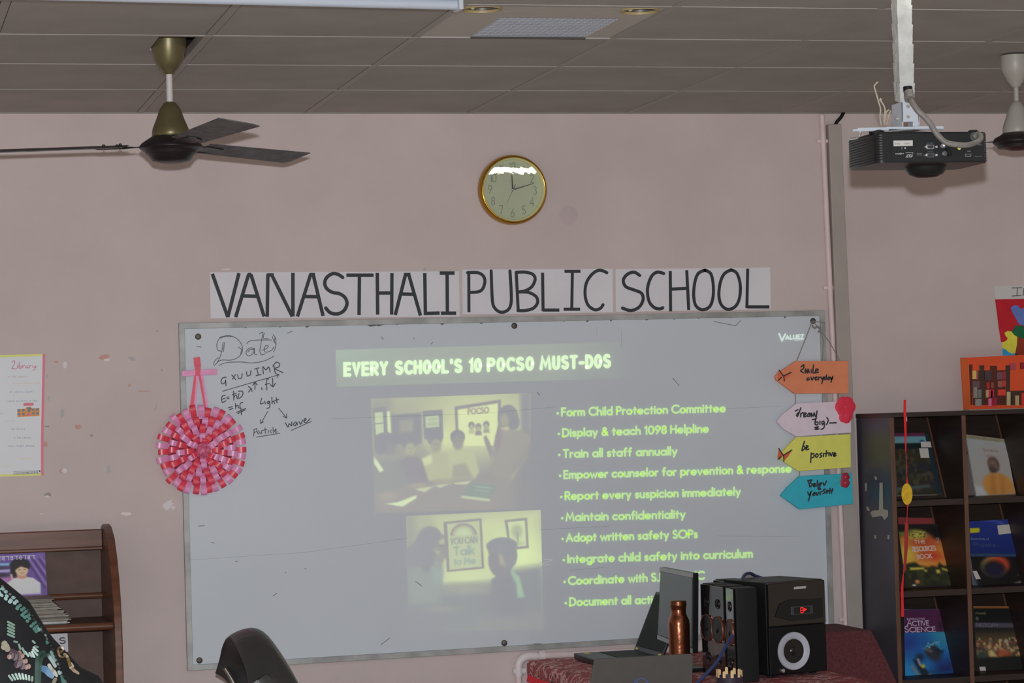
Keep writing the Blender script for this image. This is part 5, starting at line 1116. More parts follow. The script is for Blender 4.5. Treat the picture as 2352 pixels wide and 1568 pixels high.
nt.links.new(tc.outputs['Object'], nz.inputs['Vector']); nt.links.new(nz.outputs['Fac'], rp.inputs[0]); nt.links.new(rp.outputs[0], b_.inputs['Base Color'])
def clf(u, v):
    x = TX0-.06+u*(TX1-TX0+.12); y = TY0-.06+v*(TY1-TY0+.063); z_ = TZ
    ox = max(0, TX0-x, x-TX1); oy = max(0, TY0-y)
    d = max(ox, oy)
    if d > 0:
        x = min(max(x, TX0-.012), TX1+.012); y = max(y, TY0-.012); z_ = TZ-d*(.95+.2*math.sin(v*60+u*40))
    return (x, y, z_+.0015*math.sin(u*31)*math.sin(v*47))
tc_ = part('tablecloth', MB().grid(clf, 60, 90), mc, smooth=70); tag(tc_, 'red and white patterned cloth covering the table below the board', 'tablecloth')
fg = MB(); rgf = random.Random(2)
for k in range(110):
    y = TY0+(TY1-TY0)*k/110; fg.tube([(TX0-.013, y, TZ-.052), (TX0-.018, y+rgf.uniform(-.004, .004), TZ-.075)], .0028, 5)
    fg.tube([(TX1+.013, y, TZ-.052), (TX1+.018, y+rgf.uniform(-.004, .004), TZ-.075)], .0028, 5)
part('fringe', fg, mat('red_fringe', (160, 36, 46), .9), tc_, smooth=0)['kind'] = 'stuff'
Z0 = TZ+.0022
# black laptop facing left, its lid leaning on the monitor
lp_ = thing('laptop', 'open black laptop seen from the side behind the silver laptop', 'laptop', (1.49, -.33, Z0))
lx0, lx1, ly0, ly1 = 1.368, 1.600, -.52, -.185
part('base', MB().bx((lx0, ly0, Z0), (lx1, ly1, Z0+.022)), m_black, lp_, bevel=.004)
part('keyboard', MB().bx((lx0+.09, ly0+.02, Z0+.022), (lx1-.02, ly1-.02, Z0+.0235)), m_dark, lp_, smooth=0)
part('palm_sticker', MB().bx((lx0+.03, ly1-.05, Z0+.022), (lx0+.05, ly1-.02, Z0+.0226)), mat('sticker_yellow', (176, 166, 60), .6), lp_, smooth=0)
ld = Vector((.40, 0, .917)); hx = lx1-.006
def lidp(y, s_, o=0): return Vector((hx, y, Z0+.022))+ld*s_+Vector((.917, 0, -.40))*o
part('lid', MB().prism([lidp(ly0, 0), lidp(ly1, 0), lidp(ly1, .225), lidp(ly0, .225)], Vector((.917, 0, -.40))*.007), m_black, lp_, bevel=.002)
part('screen', MB().prism([lidp(ly0+.012, .016, -.0006), lidp(ly1-.012, .016, -.0006), lidp(ly1-.012, .215, -.0006), lidp(ly0+.012, .215, -.0006)], (.0004, 0, -.0002)), mat('screen_black', (16, 16, 18), .6, spec=.2), lp_, smooth=0)
for y in (ly1-.03, ly0+.03): part('hinge_sticker', MB().prism([lidp(y-.014, .004, -.0012), lidp(y+.014, .004, -.0012), lidp(y+.014, .011, -.0012), lidp(y-.014, .011, -.0012)], (.0004, 0, 0)), mat('sticker_yellow', (176, 166, 60)), lp_, smooth=0)
# monitor
mo = thing('monitor', 'flat monitor with a blank grey screen facing left, behind the copper bottle', 'monitor', (1.76, -.40, Z0))
ma = atY(1517, 1303, -.17); mbm = atY(1601, 1317, -.62); mx0 = 1.585
zt_ = 1.046; zb_ = .795; my1, my0 = -.12, -.60
def mp3(px, py, X_=mx0): p = atX(px, py, X_); return (p.y, p.z)
(ya, za), (yb, zb2) = mp3(1517, 1302), mp3(1592, 1316)
(yc_, zc2), (yd, zd) = mp3(1509, 1466), mp3(1591, 1500)
q = [(mx0, y, z_) for y, z_ in ((ya, za), (yb, zb2), (yd, zd), (yc_, zc2))]
part('shell', MB().prism(q, (.020, 0, 0)), m_black, mo, bevel=.003)
cn = [Vector(p) for p in q]; ins = lambda u, v: (cn[0]*(1-u)+cn[1]*u)*(1-v)+(cn[3]*(1-u)+cn[2]*u)*v+Vector((-.0008, 0, 0))
part('screen', MB().prism([ins(.03, .06), ins(.97, .06), ins(.97, .93), ins(.03, .93)], (.0004, 0, 0)), mat('blank_screen', (88, 93, 98), .4, spec=.4), mo, smooth=0)
part('top_bezel', MB().prism([ins(.0, 0), ins(1, 0), ins(1, .055), ins(0, .055)], (-.0015, 0, 0)), mat('bezel_grey', (124, 126, 130), .4), mo, smooth=0)
part('lower_bezel', MB().prism([ins(.02, .94), ins(1, .94), ins(1, 1), ins(.02, 1)], (-.0015, 0, 0)), mat('bezel_silver', (118, 122, 126), .35), mo, smooth=0)
ym = (ya+yb)/2
part('stand', MB().bx((mx0+.020, ym-.03, Z0+.01), (mx0+.032, ym+.03, Z0+.18)).bx((mx0-.03, ym-.09, Z0), (mx0+.07, ym+.09, Z0+.012)), m_black, mo, bevel=.003)
# copper bottle
bp_ = atY(1563, 1562, -1.0); zb0 = Z0
bt = thing('bottle', 'hammered copper water bottle standing behind the silver laptop', 'bottle', (bp_.x, -1.0, zb0))
m_cop = mat('copper', (150, 92, 67), .26, .95, raw=True, bump=.22, bscale=24); m_cop2 = mat('copper_cap', (128, 80, 54), .36, .9, raw=True)
k_ = scl((bp_.x, -1.0, .9)); bz = lambda y: atY(1563, y, -1.0).z; r_ = lambda w_: w_/k_
o_ = (bp_.x, -1.0, 0)
part('body', MB().lathe([(0, zb0), (r_(22), zb0), (r_(24), zb0+.006), (r_(24), bz(1500)), (r_(24.5), bz(1470)), (r_(25), bz(1432)), (r_(24), bz(1424)), (r_(20), bz(1415)), (r_(17.5), bz(1410)), (r_(17), bz(1398)), (0, bz(1397))], o_, 36), m_cop, bt, smooth=50)
part('cap', MB().lathe([(r_(17), bz(1401)), (r_(17.5), bz(1393)), (r_(19), bz(1391)), (r_(19.2), bz(1387)), (r_(18.5), bz(1385)), (r_(18.5), bz(1380)), (r_(17), bz(1378.5)), (0, bz(1378))], o_, 36), m_cop2, bt, smooth=40)
# silver laptop, lid toward the camera
fd = thing('desk', 'plain brown desk standing in front of the cloth-covered table', 'desk', (1.05, -2.15, 0))
part('desktop', MB().bx((.62, -2.42, TZ-.03), (1.55, -1.92, TZ+.0015)), m_wback, fd, bevel=.003)
for a in (.66, 1.51):
    for b in (-2.38, -1.96): part('leg', MB().bx((a-.02, b-.02, 0), (a+.02, b+.02, TZ-.03)), m_wood, fd, bevel=.002)
ls = thing('laptop', 'silver laptop with its lid towards the camera, in front of the copper bottle', 'laptop', (1.05, -2.05, Z0))
m_sil = mat('brushed_silver', (70, 66, 63), .5, .1, var=.03, scale=40, lit=.72)
YL = -2.17; yh = -2.15
pl, prr = atY(1365, 1513, YL), atY(1592, 1501, YL); zt_ = (pl.z+prr.z)/2
def rrect(a, b, c_, d, r):
    a, b, c_, d = map(Vector, (a, b, c_, d)); out = []
    for p, q1, q2 in ((a, d, b), (b, a, c_), (c_, b, d), (d, c_, a)):
        e1, e2 = (q1-p).normalized()*r, (q2-p).normalized()*r
        for k in range(6):
            t = k/5; out.append((p+e1)*(1-t)**2+p*(2*t*(1-t))+(p+e2)*t*t)
    return out
lh = rrect((pl.x, YL, zt_), (prr.x, YL, zt_), (prr.x-.004, yh, Z0+.018), (pl.x-.030, yh, Z0+.018), .012)
nrm_ = (lh[8]-lh[0]).cross(lh[16]-lh[8]).normalized()
if nrm_.y < 0: nrm_ = -nrm_
lo_ = part('lid', MB().prism(lh, nrm_*.006), m_sil, ls, bevel=.0015)
part('base', MB().prism(rrect((pl.x-.028, yh, Z0), (prr.x-.004, yh, Z0), (prr.x-.004, yh+.2, Z0), (pl.x-.028, yh+.2, Z0), .012), (0, 0, .016)), m_sil, ls, bevel=.002)
part('keyboard', MB().bx((pl.x+.02, yh+.03, Z0+.0162), (prr.x-.02, yh+.11, Z0+.0172)), m_dark, ls, smooth=0)
part('screen', MB().prism([p*.94+(sum(lh, Vector())/len(lh))*.06+nrm_*.0062 for p in lh], nrm_*.0005), mat('screen_black', (16, 16, 18)), ls, smooth=0)
cen = sum(lh, Vector())/len(lh); lu = (lh[6]-lh[0]).normalized(); lvv = nrm_.cross(lu); lvv = lvv if lvv.z > 0 else -lvv
lgm = MB(); lcn = cen+lu*.0-nrm_*.0008+lvv*.006
def L2d(a, b): return lcn+lu*a+lvv*b
for l in ([(math.cos(R_(a))*.021, math.sin(R_(a))*.021) for a in range(0, 361, 20)], [(-.011, .016), (-.005, -.010)], [(-.008, .002), (-.002, .004), (-.004, -.010)], [(.003, .004), (.001, -.018)], [(.004, .004), (.012, .003), (.010, -.008), (.002, -.009)]):
    lgm.ribbon([L2d(a, b) for a, b in l], -nrm_, .0034)
part('round_logo', lgm, mat('logo_blue', (52, 66, 110), .4), lo_, smooth=0)
# satellite speakers
def satellite(loc, rz, label):
    t = thing('satellite_speaker', label, 'speaker', loc, rz, group='satellite speakers')
    w_, d_, h_s = .094, .062, .303
    part('cabinet', MB().prism([(-w_/2, 0, 0), (-w_/2*.96, -.010, 0), (-w_/2*.8, -.014, 0), (w_/2*.8, -.014, 0), (w_/2*.96, -.010, 0), (w_/2, 0, 0), (w_/2*.92, d_, 0), (-w_/2*.92, d_, 0)], (0, 0, h_s)), m_dark, t, local=True, bevel=.002)
    part('front_baffle', MB().prism([(-w_/2*.97, -.0145, .004), (w_/2*.97, -.0145, .004), (w_/2*.97, -.0145, h_s-.003), (-w_/2*.97, -.0145, h_s-.003)], (0, -.004, 0)), m_gloss, t, local=True, bevel=.002)
    a2_ = (Vector((1, 0, 0)), Vector((0, 0, 1)), Vector((0, -1, 0)))
    part('woofer_ring', MB().lathe([(.0445, 0), (.0445, .005), (.0430, .0065), (.0415, .004)], (0, -.0185, h_s*.52), 40, a2_, False), mat('copper_ring', (92, 48, 36), .4, .3), t, local=True, smooth=50)
    part('woofer_cone', MB().lathe([(.0418, .004), (.026, .001), (.014, .0006), (.012, .004), (0, .007)], (0, -.0185, h_s*.52), 36, a2_), m_black, t, local=True, smooth=50)
    part('tweeter', MB().lathe([(.017, 0), (.016, .003), (.010, .001), (.008, .004), (0, .006)], (0, -.0185, h_s*.80), 28, a2_), m_black, t, local=True, smooth=50)
    part('tweeter', MB().lathe([(.017, 0), (.016, .003), (.010, .001), (.008, .004), (0, .006)], (0, -.0185, h_s*.20), 28, a2_), m_black, t, local=True, smooth=50)
    for sx, z_ in ((-.036, h_s*.52+.036), (.036, h_s*.52-.036), (-.036, h_s*.52-.036), (.036, h_s*.52+.036)): part('bolt', MB().lathe([(.003, 0), (.003, .002), (0, .003)], (sx, -.0185, z_), 10, a2_), m_steel, t, local=True)
    return t
sat = satellite((1.642, -1.180, Z0), R_(-94), 'satellite speaker nearest the big speaker, its plain side facing the room')
dup(sat, (1.642, -1.055, Z0), R_(-84), 'middle one of the slim glossy satellite speakers, between two others')
dup(sat, (1.640, -.948, Z0), R_(-82), 'leftmost slim glossy satellite speaker, next to the monitor')
dup(sat, (1.738, -.79, Z0), R_(-84), 'satellite speaker standing behind the row, only its top showing')
# subwoofer
fa, fb = Vector((1.761, -1.142, Z0)), Vector((1.984, -1.085, Z0)); fx = (fb-fa); Ws = fx.length; ang = math.atan2(fx.y, fx.x)
hs = (atY(1755.6, 1337, -1.142).z+atY(1884, 1330, -1.085).z)/2-Z0
sb = thing('subwoofer', 'large black speaker with a white-ringed cone and red lit display', 'speaker', (fa+fb)/2, ang)
part('cabinet', MB().bx((-Ws/2, 0, .008), (Ws/2, .25, hs)), mat('ash_black', (18, 18, 19), .5, var=.1, scale=40, spec=.3), sb, local=True, bevel=.003)
a2_ = (Vector((1, 0, 0)), Vector((0, 0, 1)), Vector((0, -1, 0)))
part('lower_front', MB().bx((-Ws/2+.001, -.012, .008), (Ws/2-.001, 0, hs*.53)), m_dark, sb, local=True, bevel=.003)
part('upper_front', MB().bx((-Ws/2+.001, -.014, hs*.535), (Ws/2-.001, 0, hs-.002)), m_gloss, sb, local=True, bevel=.004)
part('curved_inlay', MB().prism([(x, -.0145, z_) for x, z_ in ((-.090, hs*.64), (-.072, hs*.77), (-.03, hs*.81), (.03, hs*.80), (.10, hs*.80), (.10, hs*.60), (.05, hs*.585), (-.03, hs*.585))], (0, -.003, 0)), mat('inlay_black', (12, 12, 13), .25), sb, local=True, bevel=.001)
dp_ = part('display', MB().bx((-.030, -.0205, hs*.645), (.058, -.017, hs*.735)), mat('display_frame', (44, 44, 46), .4), sb, local=True, bevel=.001)
part('display_window', MB().bx((-.018, -.0212, hs*.657), (.045, -.0205, hs*.722)), mat('window_black', (16, 14, 14), .2), dp_, local=True, smooth=0)
dg = MB(); zc_ = hs*.69
for x_ in (.008, ):
    for l in ([(0, .008), (.010, .008)], [(.010, .008), (.010, 0)], [(0, 0), (.010, 0)], [(0, 0), (0, -.008)], [(0, -.008), (.010, -.008)], [(0, .008), (0, 0)], [(.010, 0), (.010, -.008)]): dg.ribbon([(x_+a, -.0215, zc_+b) for a, b in l], (0, -1, 0), .0024)
dg.prism([(.021, -.0215, zc_-.005), (.021, -.0215, zc_+.007), (.033, -.0215, zc_+.002)], (0, .0002, 0))
part('red_digits', dg, emat('led_red', (255, 30, 34), 1.3), dp_, local=True, smooth=0)
part('silver_badge', MB().prism([(-.014, -.0145, hs*.915), (.034, -.0145, hs*.915), (.038, -.0145, hs*.94), (-.010, -.0145, hs*.94)], (0, -.0012, 0)), mat('badge_silver', (150, 152, 156), .3, .5), sb, local=True, smooth=0)
part('cone_ring', MB().lathe([(.0625, 0), (.0625, .005), (.060, .008), (.043, .006), (.0395, .002)], (-.020, -.012, hs*.265), 56, a2_, False), mat('ring_white', (142, 144, 152), .45), sb, local=True, smooth=50)
part('cone', MB().lathe([(.0395, .003), (.022, .0006), (.017, .0008), (.014, .005), (0, .009)], (-.020, -.012, hs*.265), 44, a2_), mat('cone_dark', (20, 18, 18), .28), sb, local=True, smooth=50)
part('knob', MB().lathe([(.007, 0), (.007, .012), (.005, .014), (0, .014)], (-Ws/2+.045, -.012, .022), 20, a2_), m_steel, sb, local=True)
for x_ in (-.085, .085):
    for y_ in (.03, .22): part('foot', MB().lathe([(.012, 0), (.012, .009), (0, .009)], (x_, y_, 0), 14), m_dark, sb, local=True)
# cables on the table
m_bluec = mat('blue_cable', (34, 46, 82), .4)
def pt(x, y, Y): return atY(x, y, Y)
c1 = cat([pt(1600, 1570, -1.32), pt(1640, 1528, -1.30), pt(1658, 1500, -1.28), pt(1670, 1478, -1.26), pt(1683, 1460, -1.235)], 6)
tag(part('blue_cable', MB().tube(c1, .0055, 10), m_bluec, smooth=60), 'blue cable rising in front of the satellite speakers', 'cable')
c2 = cat([pt(1704, 1352, -1.0), pt(1704, 1334, -.98), pt(1710, 1320, -.93), pt(1722, 1316, -.88), pt(1735, 1322, -.84), pt(1750, 1327, -.82)], 6)
tag(part('blue_cable', MB().tube(c2, .0055, 10), m_bluec, smooth=60), 'blue cable looped over the top of the big black speaker', 'cable')
# pen holder
pcx = atZ(1675, 1543, .85); ph = thing('pen_holder', 'small dark pen holder trimmed with ice-cream sticks in front of the speakers', 'pen holder', (pcx.x, pcx.y, Z0))
o_ = (pcx.x, pcx.y, Z0)
part('cup', MB().lathe([(0, 0), (.036, 0), (.036, .088), (.033, .088), (.033, .004), (0, .004)], o_, 28), mat('cup_purple', (38, 28, 40), .6), ph)
part('band', MB().lathe([(.037, .066), (.0395, .066), (.0395, .084), (.037, .084)], o_, 28, None, False), mat('cup_purple', (38, 28, 40)), ph)
for k in range(10):
    a = 2*PI*k/10+.2; c_ = Vector((pcx.x+math.cos(a)*.0372, pcx.y+math.sin(a)*.0372, Z0)); tn = Vector((-math.sin(a), math.cos(a), 0)); rn = Vector((math.cos(a), math.sin(a), 0))
    hh = .104+.003*(k % 3); P = [c_-tn*.0045, c_+tn*.0045]+[c_+tn*(.0045*math.cos(R_(q)))+Vector((0, 0, hh-.005+.005*math.sin(R_(q)))) for q in range(0, 181, 30)]
    part('wooden_stick', MB().prism(P, rn*.0018), mat('stick_wood', (178, 150, 112), .7), ph, smooth=0)

# ------------------------------------------------------------------ maroon draped cabinet
MX0, MY0, MY1 = 2.06, -.72, -.40
MX1, MZ = atY(2000, 1447, MY0).x, atY(2000, 1447, MY0).z
mr = thing('draped_stand', 'low stand under a plain maroon cloth between the table and the bookcase', 'covered stand', (2.2, -.4, 0))
part('stand', MB().bx((MX0+.02, MY0+.02, 0), (MX1-.02, MY1-.02, MZ-.006)), m_wback, mr)
m_mar = mat('maroon_cloth', (66, 30, 33), .9, var=.25, scale=120)
dr = MB()
dr.mi = 0
def ring(t, n=72):
    out = []; drop = t*.62; fl_ = .62*drop*(1-.35*t)
    for k in range(n):
        a = 2*PI*k/n; cx_, sy_ = math.cos(a), math.sin(a); m_ = max(abs(cx_), abs(sy_)); x_, y_ = cx_/m_, sy_/m_
        f = fl_*(.85+.15*math.sin(a*8)) if t > 0 else 0
        xx = (MX0+MX1)/2+x_*(MX1-MX0)/2+x_*f*(1 if x_ > 0 else .15)*.9; yy = (MY0+MY1)/2+y_*(MY1-MY0)/2+(y_*f*.35 if y_ < 0 else 0)
        out.append(Vector((xx, yy, MZ-drop)))
    return out
rs = [ring(t) for t in (0, .03, .1, .2, .35, .5, .7, .85, 1)]
dr.face(rs[0])
for A_, B_ in zip(rs[:-1], rs[1:]):
    for k in range(72): dr.face([A_[k], A_[(k+1) % 72], B_[(k+1) % 72], B_[k]])
part('cloth_cover', dr, m_mar, mr, smooth=60)
# ------------------------------------------------------------------ bookcase at the right
m_bw = mat('dark_walnut', (36, 26, 22), .5, var=.2, scale=6, stretch=(1, 1, 8)); m_bf = mat('walnut_front', (76, 52, 40), .45, var=.15, scale=8); m_navy = mat('navy_laminate', (44, 42, 52), .4, var=.12, scale=5)
BX, BY, BT = 2.552, -.335, 1.600
bc = thing('bookcase', 'dark walnut display bookcase with cubbyholes and a navy side panel at the right', 'bookcase', (BX, BY, 0))
ZS = [1.280, .948, .625, .30]; PITCH_ = .284; BX1 = BX+3*PITCH_+.016
part('side_panel', MB().bx((BX, BY, 0), (BX+.016, -.012, BT)), m_navy, bc, bevel=.001)
part('side_panel', MB().bx((BX1, BY, 0), (BX1+.016, -.012, BT)), m_navy, bc, bevel=.001)
part('top_board', MB().bx((BX-.002, BY-.004, BT-.014), (BX1+.018, -.012, BT+.002)), m_bw, bc, bevel=.001)
part('back_panel', MB().bx((BX+.016, -.020, 0), (BX1, -.012, BT-.014)), m_bw, bc, smooth=0)
for j in range(4): part('front_edging', MB().bx((BX+PITCH_*j, BY-.006, .05), (BX+PITCH_*j+.016, BY, BT-.014)), m_bf, bc, bevel=.001)
for j in (1, 2): part('divider', MB().bx((BX+PITCH_*j, BY, .05), (BX+PITCH_*j+.016, -.02, BT-.014)), m_bw, bc, smooth=0)
for zs_ in ZS+[.0]:
    part('shelf', MB().bx((BX+.016, BY+.002, zs_-.022 if zs_ else .0), (BX1, -.02, zs_ if zs_ else .05)), m_bw, bc, smooth=0)
def slant(k): zs_ = ZS[k]; return Vector((0, -.178, zs_)), Vector((0, -.028, (ZS[k-1]-.022 if k else BT-.014)-.002))
for k in range(4):
    a, b = slant(k)
    for j in range(3):
        xa, xb = BX+PITCH_*j+.016, BX+PITCH_*(j+1)
        part('sloping_board', MB().prism([(xa, a.y, a.z), (xb, a.y, a.z), (xb, b.y, b.z), (xa, b.y, b.z)], (0, .008, 0)), m_bw, bc, smooth=0)
        part('board_edge', MB().prism([(xb-.006, a.y-.002, a.z), (xb, a.y-.002, a.z), (xb, b.y-.002, b.z), (xb-.006, b.y-.002, b.z)], (0, .003, 0)), m_bf, bc, smooth=0)
tz = MB(); z = lambda a, b: (1940+a/2.347, 900+b/2.347)
for pl in ([(188, 490), (205, 488), (208, 630), (235, 638), (235, 668), (215, 690), (200, 668), (150, 675), (138, 650), (150, 640), (185, 636)], [(108, 492), (120, 490), (120, 532), (112, 536)], [(115, 615), (130, 622), (136, 640), (122, 640)], [(140, 115), (158, 115), (156, 135), (146, 138)], [(160, 455), (172, 455), (175, 472), (164, 472)], [(232, 770), (244, 772), (240, 795), (230, 792)], [(160, 770), (170, 772), (170, 790), (160, 788)]):
    tz.face([atX(*z(*p), BX-.0008) for p in pl])
part('tape_scrap', tz, mat('old_tape', (132, 126, 116), .5), bc, smooth=0)
part('corner_paper', MB().prism([(BX+.055, BY-.002, BT-.012), (BX+.068, BY-.002, BT-.010), (BX+.066, BY-.008, BT-.030), (BX+.056, BY-.008, BT-.026)], (0, -.001, 0)), m_paper, bc, smooth=0)

m_pc = vmat('printed_cover')
def book(label, px, k, th, cv, group=None, dY=0.0, spine=(120, 116, 108), catg='book', name='book'):
    """px: four picture corners (top-left, top-right, bottom-right, bottom-left); k: shelf row. The book lies on the row's sloping board."""
    a, b = slant(k); n = Vector((0, -(b.z-a.z), (b.y-a.y))).normalized()      # faces out and up
    a = a+n*(th+.002+dY)
    P = []
    for x, y in px:
        r = ray(x, y); t = (a-CAM).dot(n)/r.dot(n); P.append(CAM+r*t)
    zl = min(p.z for p in P); sh_ = max(0, ZS[k]+.001-zl)
    t = thing(name, label, catg, (P[3]+P[2])/2, group=group)
    part('pages', MB().prism(P, n*-th), mat('pages_%d_%d_%d' % spine, spine, .8), t, smooth=0)
    f = bil(*[p+n*.0005 for p in P]); paint('cover', cv, f, m_pc, t, bright=.86)
    return t, f, n
def ctext(t, f, n, win, items):
    for s, p0, p1, cap, w_, colr in items:
        mb = MB()
        for st in fit(s, lambda u, v: f(((p0[0]+(p1[0]-p0[0])*u)-win[0])/(win[2]-win[0]), ((p0[1]+(p1[1]-p0[1])*u-v)-win[1])/(win[3]-win[1]))+n*.0004, cap, .22): mb.ribbon(st, n, w_)
        part('cover_text', mb, mat('cover_ink_%d_%d_%d' % colr, colr, .6), t, smooth=0)
U = (0, 0, 100, 140); BR = 1.0
S = 7.538
za = lambda a, b: (2040+a/S, 980+b/S); zb = lambda a, b: (2040+a/S, 1170+b/S); zd_ = lambda a, b: (2040+a/S, 1360+b/S)
GR = 'books in the walnut bookcase'
# top left
c = Cv(U, 60, 84, (46, 44, 34)); rgb_ = random.Random(1); c.speck(90, (0, 60, 100, 135), 6, [(58, 56, 40), (34, 38, 38), (66, 60, 46), (40, 40, 48), (50, 40, 32)], 2); c.speck(20, (0, 42, 60, 65), 5, [(72, 56, 36), (48, 40, 32), (70, 64, 52)], 3)
c.poly([(0, 0), (100, 0), (100, 8), (0, 8)], (92, 36, 66)); c.poly([(0, 8), (100, 8), (100, 24), (0, 24)], (96, 138, 146)); c.poly([(0, 24), (100, 24), (100, 36), (0, 36)], (22, 32, 34)); c.ell(86, 19, 6, 2.4, (30, 66, 96)); c.poly([(0, 124), (84, 118), (84, 124), (0, 130)], (70, 84, 84), 3)
t, f, n = book('dark green book with cyan band and two white stickers, top left cubby of the bookcase', [za(95, 108), za(628, 100), za(860, 1165), za(165, 1180)], 0, .012, c, GR)
for q_ in ([(82, 21), (112, 21), (112, 34), (80, 34)], [(73, 36), (100, 36), (98, 58), (73, 58)]):
    part('white_sticker', MB().prism([f(a/100, b/140)+n*.001 for a, b in q_], n*-.0006), mat('sticker_cream', (160, 152, 146), .7), t, smooth=0)
c2_ = Cv(U, 20, 20, (26, 42, 52)); book('thin dark teal book mostly hidden behind the cyan-banded book', [za(85, 125), za(690, 120), za(930, 1160), za(160, 1178)], 0, .004, c2_, GR, dY=-.004)
# top right
c = Cv(U, 72, 100, (150, 152, 150)); c.grad((150, 152, 150), (146, 140, 132), 0, 140); c.poly([(0, 0), (100, 0), (100, 9), (0, 9)], (138, 128, 104)); c.ell(80, 60, 40, 30, (148, 140, 136), 26)
c.ell(58, 67, 14.5, 19, (72, 62, 58), 3); c.ell(56.5, 70, 11, 15.5, (120, 92, 78), 4); c.ell(54, 80, 8.5, 9, (66, 58, 52), 4); c.line([(49, 68), (53, 68)], 1.3, (60, 46, 42)); c.line([(58, 68), (62, 68)], 1.3, (60, 46, 42)); c.line([(55, 70), (54.5, 75)], 1.2, (100, 76, 64)); c.line([(51, 80), (58, 80)], 1, (90, 60, 54))
c.poly([(22, 110), (30, 96), (50, 89), (70, 88), (92, 100), (100, 116), (100, 140), (30, 140), (22, 124)], (176, 122, 62), 4); c.poly([(44, 90), (56, 96), (52, 140), (38, 140)], (160, 108, 52), 6); c.poly([(70, 90), (80, 96), (74, 140), (62, 140)], (164, 110, 56), 5); c.poly([(0, 116), (20, 120), (28, 140), (0, 140)], (166, 166, 164), 5)
t, f, n = book('pale book with a figure in orange robes on it, top right cubby of the bookcase', [za(1340, 130), za(2022, 215), za(2205, 1155), za(1525, 1195)], 0, .010, c, GR, spine=(150, 146, 138))
ctext(t, f, n, U, [('LIVES OF THE MASTERS', (8, 7.5), (84, 8.5), 4.6, .0013, (104, 94, 76)), ('TEACHINGS', (36, 36), (76, 36), 5.5, .0018, (126, 96, 92)), ('WISDOM', (40, 50), (72, 51), 5, .0017, (130, 100, 96))])
c = Cv(U, 16, 16, (92, 84, 84)); book('grey magazine behind the book with the figure in orange', [za(1345, 470), za(1900, 480), za(2130, 1180), za(1380, 1185)], 0, .005, c, GR, dY=-.006, spine=(86, 76, 78))
# middle left
c = Cv(U, 84, 110, (30, 26, 24)); c.poly([(0, 28), (100, 28), (100, 100), (0, 100)], (176, 96, 46), 8); c.ell(12, 70, 22, 34, (196, 166, 66), 16); c.ell(88, 76, 20, 26, (196, 140, 54), 16); c.ell(70, 78, 24, 16, (178, 52, 36), 12); c.ell(55, 40, 34, 12, (168, 72, 44), 10); c.ell(50, 90, 40, 8, (198, 138, 58), 10)
c.ell(40, 24, 24, 11, (170, 160, 68), 5); c.speck(26, (24, 16, 60, 30), 2.2, [(90, 84, 40), (140, 130, 60), (188, 178, 96)], 4); c.poly([(0, 0), (100, 0), (100, 9), (0, 9)], (34, 30, 30)); c.poly([(76, 9), (100, 9), (100, 36), (80, 32)], (22, 20, 20), 6); c.poly([(0, 18), (14, 18), (14, 24), (0, 24)], (112, 112, 60), 3)
c.poly([(0, 92), (14, 88), (28, 86), (38, 94), (55, 99), (66, 95), (76, 98), (82, 88), (92, 96), (100, 94), (100, 140), (0, 140)], (40, 44, 28), 3); c.speck(60, (0, 100, 100, 138), 6, [(48, 50, 32), (34, 38, 26), (56, 56, 36), (42, 40, 34)], 5)
for q_ in ([(14, 98), (46, 98), (46, 103), (14, 104)], [(72, 104), (80, 104), (80, 112), (72, 112)], [(86, 100), (98, 104), (98, 108), (86, 104)], [(46, 104), (52, 104), (50, 108), (46, 108)]): c.poly(q_, (182, 164, 66), 2)
c.ell(26, 130, 5, 4.5, (176, 110, 62)); c.ell(18, 138, 4, 2.5, (168, 166, 160))
t, f, n = book('book with an orange and yellow sunset cover, middle left cubby of the bookcase', [zb(165, 255), zb(880, 250), zb(1100, 1310), zb(310, 1330)], 1, .014, c, GR, spine=(70, 58, 54))
ctext(t, f, n, U, [('THE', (34, 44), (58, 43.5), 7, .0028, (176, 150, 140)), ('RESOURCES', (26, 62), (80, 60), 10, .0040, (182, 152, 140)), ('BOOK', (34, 79), (68, 77), 9, .0038, (182, 148, 136)), ('2', (86, 42), (92, 42), 10, .002, (130, 132, 134))])
c = Cv(U, 16, 16, (128, 52, 52)); book('red-edged book standing behind the sunset cover', [zb(165, 132), zb(835, 150), zb(1100, 1300), zb(300, 1325)], 1, .006, c, GR, dY=-.008, spine=(120, 60, 60))
# middle right: two covers
c = Cv(U, 72, 96, (22, 20, 19)); c.ell(37, 56, 21, 46, (130, 124, 70), 4); c.ell(42, 46, 18, 36, (176, 96, 52), 6); c.ell(47, 46, 14, 34, (170, 52, 34), 8); c.ell(36, 66, 18, 38, (26, 24, 30), 6); c.ell(38, 74, 15, 28, (32, 29, 50), 8); c.ell(86, 98, 9, 4, (74, 80, 52), 3)
c.poly([(0, 80), (0, 140), (6, 140)], (64, 96, 120), 3); c.poly([(70, 134), (100, 116), (100, 140)], (150, 138, 146), 5)
t, f, n = book('black book with a glowing ring on its cover, under the blue book', [zb(1425, 790), zb(2440, 770), zb(2520, 1275), zb(1490, 1310)], 1, .014, c, GR, spine=(140, 134, 140))
part('white_sticker', MB().prism([f(a/100, b/140)+n*.001 for a, b in ((0, 74), (7, 74), (12, 112), (4, 113))], n*-.0006), mat('sticker_cream', (160, 152, 146)), t, smooth=0)
c = Cv(U, 72, 72, (30, 44, 104)); c.grad((40, 52, 120), (24, 38, 92), 0, 140); c.poly([(26, 0), (60, 8), (100, 70), (100, 50), (70, 10), (50, 0)], (74, 86, 150), 5); c.poly([(0, 132), (100, 134), (100, 140), (0, 140)], (46, 70, 84), 3); c.poly([(0, 28), (20, 28), (22, 34), (20, 46), (0, 48)], (182, 170, 36), 2)
